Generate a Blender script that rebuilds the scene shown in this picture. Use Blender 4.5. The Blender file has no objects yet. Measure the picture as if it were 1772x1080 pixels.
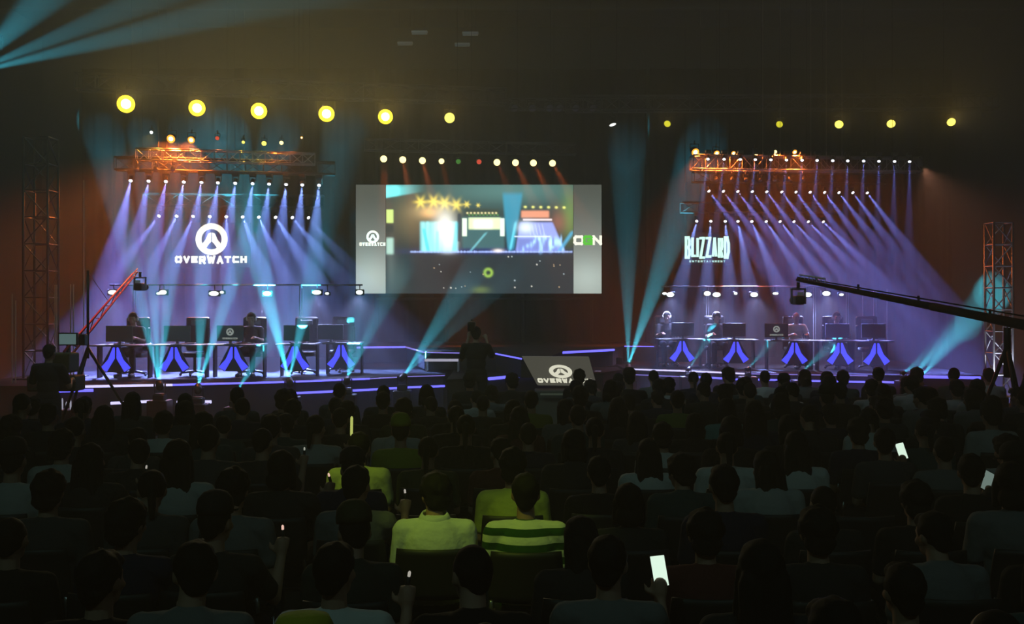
import bpy, bmesh, math, random
from mathutils import Vector, Matrix, Quaternion, noise

random.seed(7)
PI = math.pi
SC = bpy.context.scene
COL = SC.collection
F = 1800.0          # focal length in pixels of a 1772 x 1080 frame
EYE = 2.3           # camera height
ORD = ('first second third fourth fifth sixth seventh eighth ninth tenth eleventh twelfth thirteenth fourteenth '
       'fifteenth sixteenth seventeenth eighteenth nineteenth twentieth twenty-first twenty-second twenty-third '
       'twenty-fourth twenty-fifth twenty-sixth twenty-seventh twenty-eighth twenty-ninth thirtieth').split()


def at(px, py, Y):
    """World point that stands at depth Y on the sight line of a photo pixel."""
    return Vector(((px - 886) * Y / F, Y, EYE - (py - 530) * Y / F))


def on_z(px, py, z):
    """World point at height z on the sight line of a photo pixel."""
    Y = (EYE - z) * F / (py - 530)
    return Vector(((px - 886) * Y / F, Y, z))


def lin(c):
    f = lambda v: v / 12.92 if v <= .04045 else ((v + .055) / 1.055) ** 2.4
    return tuple(f(v / 255.0) for v in c[:3])


# ------------------------------------------------------------------ materials
MATS = {}


def mat(name, rgb, rough=.6, metal=0., spec=.3, bump=0., bscale=40., vary=0.):
    if name in MATS:
        return MATS[name]
    m = bpy.data.materials.new(name)
    m.use_nodes = True
    nt = m.node_tree
    b = nt.nodes['Principled BSDF']
    b.inputs['Base Color'].default_value = (*rgb, 1)
    b.inputs['Roughness'].default_value = rough
    b.inputs['Metallic'].default_value = metal
    b.inputs['Specular IOR Level'].default_value = spec
    if bump or vary:
        tc = nt.nodes.new('ShaderNodeTexCoord')
        n = nt.nodes.new('ShaderNodeTexNoise')
        n.inputs['Scale'].default_value = bscale
        n.inputs['Detail'].default_value = 4
        nt.links.new(tc.outputs['Object'], n.inputs['Vector'])
        if bump:
            bp = nt.nodes.new('ShaderNodeBump')
            bp.inputs['Strength'].default_value = bump
            nt.links.new(n.outputs[0], bp.inputs['Height'])
            nt.links.new(bp.outputs[0], b.inputs['Normal'])
        if vary:
            r = nt.nodes.new('ShaderNodeMapRange')
            r.inputs[3].default_value = 1 - vary
            r.inputs[4].default_value = 1 + vary
            nt.links.new(n.outputs[0], r.inputs[0])
            mx = nt.nodes.new('ShaderNodeVectorMath')
            mx.operation = 'SCALE'
            mx.inputs[0].default_value = rgb
            nt.links.new(r.outputs[0], mx.inputs['Scale'])
            nt.links.new(mx.outputs[0], b.inputs['Base Color'])
    MATS[name] = m
    return m


def glow(name, rgb, strength, sample=False):
    if name in MATS:
        return MATS[name]
    m = bpy.data.materials.new(name)
    m.use_nodes = True
    b = m.node_tree.nodes['Principled BSDF']
    b.inputs['Base Color'].default_value = (.02, .02, .02, 1)
    b.inputs['Emission Color'].default_value = (*rgb, 1)
    b.inputs['Emission Strength'].default_value = strength
    if not sample:
        m.cycles.emission_sampling = 'NONE'
    MATS[name] = m
    return m


def tinted(name, rough=.85, stripes=None, sat=1.):
    """Cloth whose colour is the wearer's own object colour."""
    m = bpy.data.materials.new(name)
    m.use_nodes = True
    nt = m.node_tree
    b = nt.nodes['Principled BSDF']
    b.inputs['Roughness'].default_value = rough
    b.inputs['Specular IOR Level'].default_value = .15
    oi = nt.nodes.new('ShaderNodeObjectInfo')
    tc = nt.nodes.new('ShaderNodeTexCoord')
    n = nt.nodes.new('ShaderNodeTexNoise')
    n.inputs['Scale'].default_value = 9
    n.inputs['Detail'].default_value = 3
    nt.links.new(tc.outputs['Object'], n.inputs['Vector'])
    bp = nt.nodes.new('ShaderNodeBump')
    bp.inputs['Strength'].default_value = .5
    bp.inputs['Distance'].default_value = .03
    nt.links.new(n.outputs[0], bp.inputs['Height'])
    nt.links.new(bp.outputs[0], b.inputs['Normal'])
    nt.links.new(oi.outputs['Color'], b.inputs['Base Color'])
    if stripes:
        sx = nt.nodes.new('ShaderNodeSeparateXYZ')
        nt.links.new(tc.outputs['Object'], sx.inputs[0])
        mm = nt.nodes.new('ShaderNodeMath'); mm.operation = 'MULTIPLY'; mm.inputs[1].default_value = stripes
        nt.links.new(sx.outputs['Z'], mm.inputs[0])
        fr = nt.nodes.new('ShaderNodeMath'); fr.operation = 'FRACT'
        nt.links.new(mm.outputs[0], fr.inputs[0])
        gt = nt.nodes.new('ShaderNodeMath'); gt.operation = 'GREATER_THAN'; gt.inputs[1].default_value = .5
        nt.links.new(fr.outputs[0], gt.inputs[0])
        mix = nt.nodes.new('ShaderNodeMix'); mix.data_type = 'RGBA'
        nt.links.new(gt.outputs[0], mix.inputs[0])
        mix.inputs[6].default_value = (.02, .07, .015, 1)
        nt.links.new(oi.outputs['Color'], mix.inputs[7])
        nt.links.new(mix.outputs[2], b.inputs['Base Color'])
    MATS[name] = m
    return m


def picture_mat(name, strength=1.):
    """A screen that shows the colours of its 'picture' layer as light."""
    m = bpy.data.materials.new(name)
    m.use_nodes = True
    nt = m.node_tree
    b = nt.nodes['Principled BSDF']
    b.inputs['Base Color'].default_value = (0, 0, 0, 1)
    b.inputs['Specular IOR Level'].default_value = 0
    b.inputs['Roughness'].default_value = 1
    a = nt.nodes.new('ShaderNodeVertexColor')
    a.layer_name = 'picture'
    nt.links.new(a.outputs[0], b.inputs['Emission Color'])
    b.inputs['Emission Strength'].default_value = strength
    m.cycles.emission_sampling = 'NONE'
    MATS[name] = m
    return m


BLACK = mat('black_metal', (.012, .012, .013), .45, .6)
ALU = mat('truss_aluminium', (.30, .30, .31), .45, .85)
RIG = mat('dark_truss_metal', (.05, .05, .052), .5, .6)
PLASTIC = mat('black_plastic', (.015, .015, .016), .5)
STAGE = mat('stage_floor_black', (.007, .0065, .008), .75, 0, .06, .08, 30)
SKIRT = mat('stage_skirt_cloth', (.03, .028, .032), .9, 0, .1, .2, 20)
CURTAIN = mat('black_curtain', (.0045, .004, .0045), 1., 0, .0, .3, 6, .25)
WHITEP = mat('white_plastic', (.6, .6, .6), .4)
GREYP = mat('grey_plastic', (.10, .10, .11), .5)
SKIN = mat('skin', (.33, .19, .13), .6, 0, .3, .05, 60)
HAIRB = mat('black_hair', (.007, .0065, .006), .75, 0, .15, .6, 90)
DENIM = mat('dark_denim', (.016, .019, .03), .85, 0, .1, .2, 60)
SHOE = mat('dark_shoe', (.02, .02, .02), .6)
CLOTH = tinted('shirt_cloth')
STRIPE = tinted('striped_shirt_cloth', stripes=11.5)
CAPC = tinted('cap_cloth')

LED = glow('blue_led', (.13, .12, 1.0), 2.2)
LEDT = glow('violet_led', (.32, .26, 1.0), .8)
LEDW = glow('lilac_white_led', (.62, .58, 1.0), 1.6)
CHEV = glow('blue_chevron_light', (.055, .065, 1.0), 1.7)
LENSB = glow('beam_lens', (.80, .86, 1.0), 5.)
LENST = glow('teal_lens', (.25, 1.0, .85), 5.)
LENSY = glow('yellow_lens', (1.0, .66, .02), 4.5)
HOTY = glow('yellow_lens_centre', (1.0, .93, .45), 16.)
HOTO = glow('orange_lens_centre', (1.0, .75, .35), 9.)
LENSY2 = glow('dim_yellow_lens', (.85, .80, .03), 1.1)
LENSY3 = glow('small_yellow_lens', (1.0, .85, .12), 2.5)
LENSO = glow('orange_lens', (1.0, .33, .03), 2.6)
LENSC = glow('amber_lens', (1.0, .80, .32), 3.)
LENSR = glow('red_lens', (1.0, .10, .05), .8)
LENSG = glow('green_lens', (.12, .5, .06), .45)
LENSW = glow('white_lens', (.95, 1.0, .95), 2.)
LENSOFF = mat('unlit_lens', (.10, .10, .13), .15, 0, .6)
SIGNW = glow('white_sign_light', (.93, .95, .78), 1.5)
SIGNM = glow('mint_sign_light', (.62, 1.0, .88), 1.5)
SIGNC = glow('cream_sign_light', (.86, .84, .66), 1.0)
GREENS = glow('green_sign_light', (.13, .75, .07), 1.)


# ------------------------------------------------------------------ mesh building
class MB:
    def __init__(self):
        self.v, self.f, self.s = [], [], []

    def add(self, vs, fs, M=None, smooth=False):
        o = len(self.v)
        for p in vs:
            p = Vector(p)
            self.v.append(M @ p if M else p)
        for q in fs:
            self.f.append(tuple(i + o for i in q))
            self.s.append(smooth)
        return self

    def box(self, c, size, M=None, bev=0.):
        x, y, z = (s / 2 for s in size)
        c = Vector(c)
        if bev <= 0:
            vs = [c + Vector((i * x, j * y, k * z)) for i in (-1, 1) for j in (-1, 1) for k in (-1, 1)]
            fs = [(0, 1, 3, 2), (4, 6, 7, 5), (0, 4, 5, 1), (2, 3, 7, 6), (0, 2, 6, 4), (1, 5, 7, 3)]
            return self.add(vs, fs, M)
        bm = bmesh.new()
        bmesh.ops.create_cube(bm, size=1)
        for v in bm.verts:
            v.co = Vector((v.co.x * 2 * x, v.co.y * 2 * y, v.co.z * 2 * z))
        bmesh.ops.bevel(bm, geom=bm.edges[:], offset=min(bev, .45 * min(size)), segments=2, affect='EDGES', profile=.5)
        for v in bm.verts:
            v.co += c
        bm.verts.index_update()
        self.add([v.co.copy() for v in bm.verts], [tuple(v.index for v in f.verts) for f in bm.faces], M)
        bm.free()
        return self

    def tube(self, p, q, r, n=8, r2=None, M=None, caps=True):
        p, q = Vector(p), Vector(q)
        d = (q - p)
        if d.length < 1e-6:
            return self
        rot = d.to_track_quat('Z', 'Y')
        r2 = r if r2 is None else r2
        vs, fs = [], []
        for k in range(n):
            a = 2 * PI * k / n
            e = rot @ Vector((math.cos(a), math.sin(a), 0))
            vs += [p + e * r, q + e * r2]
        for k in range(n):
            j = (k + 1) % n
            fs.append((2 * k, 2 * j, 2 * j + 1, 2 * k + 1))
        if caps:
            fs.append(tuple(2 * k for k in range(n))[::-1])
            fs.append(tuple(2 * k + 1 for k in range(n)))
        return self.add(vs, fs, M, n > 6)

    def path(self, pts, r, n=8):
        for a, b in zip(pts[:-1], pts[1:]):
            self.tube(a, b, r, n)
        return self

    def lathe(self, prof, n=20, M=None, cap0=True, cap1=True):
        """prof: (radius, z) pairs, turned around z."""
        vs, fs = [], []
        for r, z in prof:
            for k in range(n):
                a = 2 * PI * k / n
                vs.append((r * math.cos(a), r * math.sin(a), z))
        for i in range(len(prof) - 1):
            for k in range(n):
                j = (k + 1) % n
                fs.append((i * n + k, i * n + j, (i + 1) * n + j, (i + 1) * n + k))
        if cap0:
            fs.append(tuple(range(n))[::-1])
        if cap1:
            fs.append(tuple((len(prof) - 1) * n + k for k in range(n)))
        return self.add(vs, fs, M, True)

    def ell(self, c, r, n=16, m=10, M=None):
        vs, fs = [], []
        c = Vector(c)
        for i in range(m + 1):
            t = PI * i / m
            for k in range(n):
                a = 2 * PI * k / n
                vs.append(c + Vector((r[0] * math.sin(t) * math.cos(a), r[1] * math.sin(t) * math.sin(a), r[2] * math.cos(t))))
        for i in range(m):
            for k in range(n):
                j = (k + 1) % n
                fs.append((i * n + k, (i + 1) * n + k, (i + 1) * n + j, i * n + j))
        return self.add(vs, fs, M, True)

    def caps(self, p, q, r, r2=None, n=12):
        """A round-ended tapered limb."""
        r2 = r if r2 is None else r2
        p, q = Vector(p), Vector(q)
        self.ell(p, (r,) * 3, n, 8)
        self.ell(q, (r2,) * 3, n, 8)
        return self.tube(p, q, r, n, r2)

    def prism(self, poly, z0, z1, M=None):
        n = len(poly)
        vs = [(x, y, z0) for x, y in poly] + [(x, y, z1) for x, y in poly]
        fs = [tuple(range(n))[::-1], tuple(range(n, 2 * n))]
        for k in range(n):
            j = (k + 1) % n
            fs.append((k, j, n + j, n + k))
        return self.add(vs, fs, M)

    def mesh(self, name, m):
        me = bpy.data.meshes.new(name)
        me.from_pydata([tuple(v) for v in self.v], [], self.f)
        me.polygons.foreach_set('use_smooth', self.s)
        bm = bmesh.new()
        bm.from_mesh(me)
        bmesh.ops.recalc_face_normals(bm, faces=bm.faces[:])
        bm.to_mesh(me)
        bm.free()
        if m:
            me.materials.append(m)
        return me

    def build(self, name, m, parent=None):
        return put(name, self.mesh(name, m), parent)


def put(name, data, parent=None, loc=None, rot=None):
    o = bpy.data.objects.new(name, data)
    COL.objects.link(o)
    if parent:
        o.parent = parent
    if loc is not None:
        o.location = loc
    if rot is not None:
        if isinstance(rot, Quaternion):
            o.rotation_mode = 'QUATERNION'
            o.rotation_quaternion = rot
        else:
            o.rotation_euler = rot
    return o


def tag(o, label, cat, group=None, kind=None):
    if label:
        o['label'] = label
    if cat:
        o['category'] = cat
    if group:
        o['group'] = group
    if kind:
        o['kind'] = kind
    return o


def thing(name, label, cat, loc=(0, 0, 0), rotz=0., group=None, kind=None):
    o = put(name, None, None, loc, (0, 0, rotz))
    o.empty_display_size = .1
    return tag(o, label, cat, group, kind)


def struct(o):
    o['kind'] = 'structure'
    return o


def spot(parent, loc, direction, deg, watts, col, blend=.35, soft=.03):
    """A lamp's own light: loc and direction in world space."""
    l = bpy.data.lights.new('lamp_light', 'SPOT')
    l.energy, l.color = watts, col
    l.spot_size = math.radians(deg)
    l.spot_blend = blend
    l.shadow_soft_size = soft
    o = bpy.data.objects.new('lamp_light', l)
    COL.objects.link(o)
    o.location = loc
    o.rotation_euler = Vector(direction).to_track_quat('-Z', 'Y').to_euler()
    if parent:
        o.parent = parent
        o.matrix_parent_inverse = Matrix.Translation(-Vector(parent.location)) if parent.rotation_euler.z == 0 else parent.matrix_basis.inverted()
    return o


# ------------------------------------------------------------------ camera, haze, view
cam = bpy.data.cameras.new('camera')
co = bpy.data.objects.new('camera', cam)
COL.objects.link(co)
cam.sensor_width = 36
cam.lens = 36 * F / 1772
cam.shift_y = -10 / 1772
cam.clip_start, cam.clip_end = .05, 200
co.location = (0, 0, EYE)
co.rotation_euler = (PI / 2, 0, 0)
SC.camera = co

HAZE = .016
w = bpy.data.worlds.new('hall_air')
SC.world = w
w.use_nodes = True
wn = w.node_tree
wn.nodes['Background'].inputs[0].default_value = (0, 0, 0, 1)
wn.nodes['Background'].inputs[1].default_value = 0
vs = wn.nodes.new('ShaderNodeVolumeScatter')
vs.inputs['Density'].default_value = HAZE
vs.inputs['Anisotropy'].default_value = .15
wn.links.new(vs.outputs[0], wn.nodes['World Output'].inputs['Volume'])
w.cycles.volume_sampling = 'EQUIANGULAR'
w.cycles.sampling_method = 'NONE'

SC.view_settings.view_transform = 'Standard'
SC.view_settings.look = 'None'
SC.view_settings.gamma = 1
SC.view_settings.use_curve_mapping = False
SC.view_settings.exposure = 0
cy = SC.cycles
cy.use_denoising = True
cy.max_bounces = 3
cy.diffuse_bounces = 2
cy.glossy_bounces = 2
cy.volume_bounces = 0
cy.transmission_bounces = 2
cy.sample_clamp_indirect = 1.5
cy.sample_clamp_direct = 0
cy.use_adaptive_sampling = False
cy.use_light_tree = True
cy.caustics_reflective = False
cy.caustics_refractive = False

# ------------------------------------------------------------------ the hall
XL, XR, YB, YF, ZC = -14., 14., 31., -4., 10.6
CONC = mat('dark_carpet', (.055, .045, .045), .9, 0, .1, .3, 30, .2)
WALLM = mat('dark_painted_wall', (.05, .043, .04), .85, 0, .15, .15, 5, .2)
CEILM = mat('dark_ceiling', (.04, .042, .045), .9, 0, .1, .2, 4, .25)
struct(MB().box(((XL + XR) / 2, (YB + YF) / 2, -.1), (XR - XL, YB - YF, .2)).build('floor', CONC))
struct(MB().box(((XL + XR) / 2, (YB + YF) / 2, ZC + .1), (XR - XL, YB - YF, .2)).build('ceiling', CEILM))
struct(MB().box((XL - .1, (YB + YF) / 2, ZC / 2), (.2, YB - YF, ZC)).build('wall_left', WALLM))
struct(MB().box((XR + .1, (YB + YF) / 2, ZC / 2), (.2, YB - YF, ZC)).build('wall_right', WALLM))
struct(MB().box((0, YB + .1, ZC / 2), (XR - XL, .2, ZC)).build('wall_back', WALLM))
struct(MB().box((0, YF - .1, ZC / 2), (XR - XL, .2, ZC)).build('wall_front', WALLM))


def curtain(x0, x1, y, z0, z1, label):
    n = int((x1 - x0) / .07)
    vs, fs = [], []
    for i in range(n + 1):
        x = x0 + (x1 - x0) * i / n
        d = .07 * math.sin(x * 9.) + .03 * math.sin(x * 23.7 + 1)
        vs += [(x, y + d, z0), (x, y + d, z1), (x, y + d + .03, z0), (x, y + d + .03, z1)]
    for i in range(n):
        a, b = 4 * i, 4 * i + 4
        fs += [(a, b, b + 1, a + 1), (a + 2, a + 3, b + 3, b + 2), (a + 1, b + 1, b + 3, a + 3), (a, a + 2, b + 2, b)]
    fs += [(0, 1, 3, 2), (4 * n, 4 * n + 2, 4 * n + 3, 4 * n + 1)]
    mb = MB().add(vs, fs, None, True)
    o = mb.build('stage_curtain', CURTAIN)
    tag(o, label, 'curtain', 'stage backdrop curtains')


curtain(-12.5, -4.0, 30.2, 0, 9.2, 'black pleated curtain behind the stage wing with the round emblem')
curtain(-3.9, 3.9, 30.3, 0, 9.2, 'black pleated curtain behind the big video screen')
curtain(4.0, 12.8, 30.2, 0, 9.2, 'black pleated curtain behind the stage wing with the mint sign')

# roof beams and unlit fluorescent battens overhead
for i, y in enumerate((16., 20., 24., 28.)):
    mb = MB().box((0, y, ZC - .3), (XR - XL - .1, .16, .04)).box((0, y, ZC - .02), (XR - XL - .1, .16, .04)).box((0, y, ZC - .16), (XR - XL - .1, .03, .26))
    o = mb.build('trim_%d' % (i + 1), mat('roof_steel', (.06, .062, .065), .7, .3))
    struct(o)
for i, (px, py, Y) in enumerate(((726, 58, 27.2), (814, 60, 27.2), (701, 77, 28.6), (800, 79, 28.6))):
    p = at(px, py, Y)
    t = thing('fluorescent_batten', 'unlit white fluorescent batten high under the ceiling, ' +
              ('left one of the upper pair', 'right one of the upper pair', 'left one of the lower pair', 'right one of the lower pair')[i],
              'ceiling light', p, 0, 'unlit ceiling battens')
    MB().box((0, 0, .04), (.42, .12, .06), None, .015).build('housing', WHITEP, t)
    MB().tube((-.2, 0, -.01), (.2, 0, -.01), .018, 10).build('tube', WHITEP, t)
    for s in (-.15, .15):
        MB().tube((s, 0, .07), (s, 0, ZC - p.z), .004, 5).build('hanging_rod', BLACK, t)

# ------------------------------------------------------------------ stage
ZS, ZR = .85, 1.3


def xy(p):
    return (p.x, p.y)


def strip_between(p, q, r, m, parent, name='led_strip'):
    return MB().tube(p, q, r, 8).build(name, m, parent)


def platform(name, label, poly, z, strips, z0=0.):
    t = thing(name, label, 'stage', (0, 0, 0))
    MB().prism(poly, z - .06, z).build('deck', STAGE, t)
    n = len(poly)
    c = Vector((sum(p[0] for p in poly) / n, sum(p[1] for p in poly) / n))
    inner = [tuple(c + (Vector(p) - c) * .99) for p in poly]
    MB().prism(inner, z0, z - .061).build('skirt', SKIRT, t)
    for p, q, r, m in strips:
        strip_between(p, q, r, m, t)
    return t


def fr(p, dy=-.05, dz=-.02):
    return p + Vector((0, dy, dz))


le = [on_z(88, 668, ZS), on_z(300, 664, ZS), on_z(500, 659, ZS), on_z(640, 653.5, ZS), on_z(705, 650, ZS), on_z(770, 648, ZS)]
lst = []
for a, b, m, r in ((le[0], le[1], LEDW, .022), (le[1], le[2], LED, .018), (le[2], le[3], LED, .018), (le[3], le[4], LEDT, .012), (le[4], le[5], LEDT, .01)):
    lst.append((fr(a), fr(b), r, m))
# lower strip round the foot of the skirt
for a, b in ((le[2], le[3]), (le[3], le[4]), (le[4], le[5])):
    lst.append((fr(a, -.10, -.24), fr(b, -.10, -.24), .022, LED))
lst.append((fr(le[0], -.06, -.09), fr(le[0].lerp(le[1], .35), -.06, -.09), .028, LED))
lst.append((fr(le[0], -.16, -.30) + Vector((1.15, 0, 0)), fr(le[1], -.16, -.30), .025, LEDW))
lst.append((fr(le[1], -.16, -.33) + Vector((.12, 0, 0)), fr(le[1], -.16, -.33) + Vector((.75, .02, 0)), .03, LEDW))
platform('stage_wing', 'black stage wing with violet lit edge under the round emblem sign',
         [xy(p) for p in le] + [(-1.36, 29.6), (-10.2, 29.6), (-10.2, le[0].y)], ZS, lst)

re_ = [on_z(1082, 637, ZS), on_z(1200, 641, ZS), on_z(1290, 645, ZS), on_z(1500, 648.5, ZS), on_z(1712, 652, ZS)]
rst = []
for a, b, m, r in ((re_[0], re_[1], LEDW, .017), (re_[1], re_[2], LEDW, .017), (re_[2], re_[3], LEDT, .011)):
    rst.append((fr(a), fr(b), r, m))
rst.append((fr(re_[3].lerp(re_[4], .40)), fr(re_[4] - Vector((.2, 0, 0))), .030, LED))
for i in range(4):
    a, b = re_[i], re_[i + 1]
    if i == 3:
        b = a.lerp(b, .35)
    rst.append((fr(a, -.10, -.14), fr(b, -.10, -.15), .02 if i else .011, LED if i else LEDT))
platform('stage_wing', 'black stage wing with violet lit edge under the mint lettered sign',
         [xy(p) for p in re_] + [(10.3, 29.6), (2.6, 29.6), (2.6, re_[0].y)], ZS, rst)

# the arrow-shaped centre riser with its lit edges
ra = [on_z(618, 600, ZR), on_z(702, 599, ZR), on_z(733, 608, ZR), on_z(808, 609.5, ZR), on_z(858, 610.5, ZR), on_z(902, 619, ZR)]
rb = [on_z(974, 608.5, ZR), on_z(1062, 604, ZR), on_z(1080, 598, ZR), on_z(1142, 598.5, ZR)]
cst = []
for a, b, m, r in ((ra[0], ra[1], LED, .022), (ra[1], ra[2], LEDT, .02), (ra[2], ra[3], LEDT, .014), (ra[4], ra[5], LED, .016),
                   (rb[0], rb[1], LED, .026), (rb[2], rb[3], LED, .012)):
    cst.append((fr(a), fr(b), r, m))
platform('stage_riser', 'raised black centre riser with blue lit edges below the video screen',
         [xy(p) for p in ra] + [(ra[5].x + .5, ra[5].y + .1)] + [xy(p) for p in rb] + [(rb[3].x, 29.2), (ra[0].x, 29.2)], ZR, cst, .902)

# the low forestage in front of the riser, carrying the presenter's desk
fa = [on_z(772, 657, .9), on_z(846, 653.5, .9), on_z(932, 646, .9), on_z(1040, 642, .9), on_z(1076, 640, .9)]
fst = [(fr(fa[1]), fr(fa[2]), .03, LED), (fr(fa[1] + Vector((-.1, 0, 0)), -.08, -.43), fr(fa[1] + Vector((.52, .2, 0)), -.08, -.43), .022, LEDT),
       (fr(fa[2] + Vector((.0, 0, 0)), -.08, -.43), fr(fa[2] + Vector((.25, .0, 0)), -.08, -.43), .022, LED), (fr(fa[3]), fr(fa[3] + Vector((-.14, 0, 0))), .022, LEDW)]
platform('forestage', 'low black forestage with blue lit edge in front of the centre riser',
         [xy(fa[0]), xy(fa[1]), xy(fa[2]), (fa[3].x, fa[2].y + .2), (fa[4].x, fa[3].y + .4), (fa[4].x, 24.0), (fa[0].x, 23.4)], .9, fst)
p = on_z(1040, 632, .9); q = on_z(1071, 630, .9)
t = thing('stage_step', 'small black step with blue lit edge beside the presenter desk', 'step', (0, 0, 0))
MB().box(((p.x + q.x) / 2, (p.y + q.y) / 2 + .28, .98), (q.x - p.x + .1, .5, .16)).build('deck', STAGE, t)
strip_between(fr(p, -.02, .02), fr(q, -.02, .02), .024, LED, t)

# ------------------------------------------------------------------ lettering
GL = {
    'O': [[(.15, 0), (.85, 0), (1, .2), (1, .8), (.85, 1), (.15, 1), (0, .8), (0, .2), (.15, 0)]],
    'V': [[(0, 1), (.5, 0), (1, 1)]],
    'E': [[(1, 0), (0, 0), (0, 1), (1, 1)], [(0, .5), (.85, .5)]],
    'R': [[(0, 0), (0, 1), (.9, 1), (1, .85), (1, .6), (.88, .45), (0, .45)], [(.5, .45), (1, 0)]],
    'W': [[(0, 1), (.25, 0), (.5, .8), (.75, 0), (1, 1)]],
    'A': [[(0, 0), (.5, 1), (1, 0)], [(.24, .3), (.76, .3)]],
    'T': [[(0, 1), (1, 1)], [(.5, 1), (.5, 0)]],
    'C': [[(1, 1), (.15, 1), (0, .82), (0, .18), (.15, 0), (1, 0)]],
    'H': [[(0, 0), (0, 1)], [(1, 0), (1, 1)], [(0, .5), (1, .5)]],
    'B': [[(0, 0), (0, 1), (.7, 1), (.95, .85), (.95, .65), (.7, .52), (0, .52)], [(.7, .52), (1, .36), (1, .16), (.72, 0), (0, 0)]],
    'L': [[(0, 1), (0, 0), (1, 0)]],
    'I': [[(.5, 0), (.5, 1)]],
    'Z': [[(0, 1), (1, 1), (0, 0), (1, 0)]],
    'D': [[(0, 0), (0, 1), (.6, 1), (1, .7), (1, .3), (.6, 0), (0, 0)]],
    'G': [[(1, .9), (.8, 1), (.15, 1), (0, .82), (0, .18), (.15, 0), (1, 0), (1, .48), (.55, .48)]],
    'N': [[(0, 0), (0, 1), (1, 0), (1, 1)]],
    'M': [[(0, 0), (0, 1), (.5, .35), (1, 1), (1, 0)]],
}


def stroke(mb, p, q, w, d, ext=.5):
    """A raised bar on the plane y=0, facing -y."""
    p, q = Vector((p[0], 0, p[1])), Vector((q[0], 0, q[1]))
    u = (q - p).normalized()
    nrm = Vector((-u.z, 0, u.x)) * w / 2
    p = p - u * w * ext
    q = q + u * w * ext
    b = Vector((0, -d, 0))
    vs = [p + nrm, q + nrm, q - nrm, p - nrm]
    mb.add(vs + [v + b for v in vs], [(0, 1, 2, 3), (7, 6, 5, 4), (0, 4, 5, 1), (1, 5, 6, 2), (2, 6, 7, 3), (3, 7, 4, 0)])


def word(mb, text, x0, x1, z0, z1, wgt, gap=.28, d=.02, widths=None, lifts=None, stagger=0):
    """Text set between x0 and x1, baseline z0, cap height z1, on the plane y=0."""
    ws = [(widths or {}).get(c, 1.) for c in text]
    unit = (x1 - x0) / (sum(ws) + gap * (len(text) - 1))
    x = x0
    for i, c in enumerate(text):
        cw = ws[i] * unit
        lo, hi = (lifts[i] if lifts else (0, 0))
        for pl in GL[c]:
            for a, b in zip(pl[:-1], pl[1:]):
                f = lambda p: (x + wgt / 2 + p[0] * (cw - wgt), z0 + lo + wgt / 2 + p[1] * (z1 - z0 + hi - lo - wgt))
                stroke(mb, f(a), f(b), wgt, d - .0005 * (i % 3))
        x += cw + gap * unit


def emblem(mb, cx, cz, R, d=.02):
    """A round badge: a thick ring round a split peak of two legs."""
    def flat(poly, dd=d):
        n = len(poly)
        vs = [(cx + x * R, 0, cz + z * R) for x, z in poly] + [(cx + x * R, -dd, cz + z * R) for x, z in poly]
        mb.add(vs, [tuple(range(n)), tuple(range(n, 2 * n))[::-1]] + [(k, (k + 1) % n, n + (k + 1) % n, n + k) for k in range(n)])
    N = 56
    ro, ri = 1., .64
    vs, fs = [], []
    for k in range(N):
        a = 2 * PI * k / N
        for rr in (ro, ri):
            for y in (0, -d):
                vs.append((cx + rr * R * math.cos(a), y, cz + rr * R * math.sin(a)))
    for k in range(N):
        a, b = 4 * k, 4 * ((k + 1) % N)
        fs += [(a + 1, b + 1, b + 3, a + 3), (a, a + 2, b + 2, b), (a, b, b + 1, a + 1), (a + 2, a + 3, b + 3, b + 2)]
    mb.add(vs, fs)
    for s in (-1, 1):
        leg = [(s * .03, .42), (s * .20, .36), (s * .38, -.05), (s * .68, -.40), (s * .56, -.60), (s * .40, -.62), (s * .16, -.28), (s * .03, -.16)]
        flat(leg, d * .96)


# ------------------------------------------------------------------ screens
SY = 28.2


def picture_panel(t, name, x0, x1, y0, y1, fn, m, nx, ny):
    """A grid between photo columns and rows at the screen's depth, coloured by fn(px, py)."""
    vs, fs, cols = [], [], []
    for j in range(ny + 1):
        for i in range(nx + 1):
            px, py = x0 + (x1 - x0) * i / nx, y0 + (y1 - y0) * j / ny
            v = at(px, py, SY)
            vs.append((v.x, v.y - .045, v.z))
            cols.append((*[max(0., c) for c in fn(px, py)], 1.))
    for j in range(ny):
        for i in range(nx):
            a = j * (nx + 1) + i
            fs.append((a, a + nx + 1, a + nx + 2, a + 1))
    me = bpy.data.meshes.new(name)
    me.from_pydata(vs, [], fs)
    ca = me.color_attributes.new('picture', 'FLOAT_COLOR', 'POINT')
    ca.data.foreach_set('color', [c for q in cols for c in q])
    me.materials.append(m)
    return put(name, me, t)


PIC = picture_mat('video_picture', 1.9)


def sm(a, b, x):
    t = min(1., max(0., (x - a) / (b - a)))
    return t * t * (3 - 2 * t)


def rect(x, y, x0, x1, y0, y1, e=3.):
    e *= 1.15
    return sm(x0 - e, x0 + e, x) * (1 - sm(x1 - e, x1 + e, x)) * sm(y0 - e, y0 + e, y) * (1 - sm(y1 - e, y1 + e, y))


def blob(x, y, cx, cy, rx, ry=None):
    ry = ry or rx
    return math.exp(-((x - cx) / rx) ** 2 - ((y - cy) / ry) ** 2)


rs = random.Random(5)
DOTS = [(rs.uniform(735, 985), rs.uniform(444, 500), rs.choice([(255, 250, 235), (240, 200, 150), (200, 215, 220)]), rs.uniform(.6, 1.2)) for _ in range(22)]
SPIK = [(rs.uniform(902, 975), rs.uniform(412, 432), rs.uniform(2, 5), rs.uniform(4, 12)) for _ in range(26)]


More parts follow.
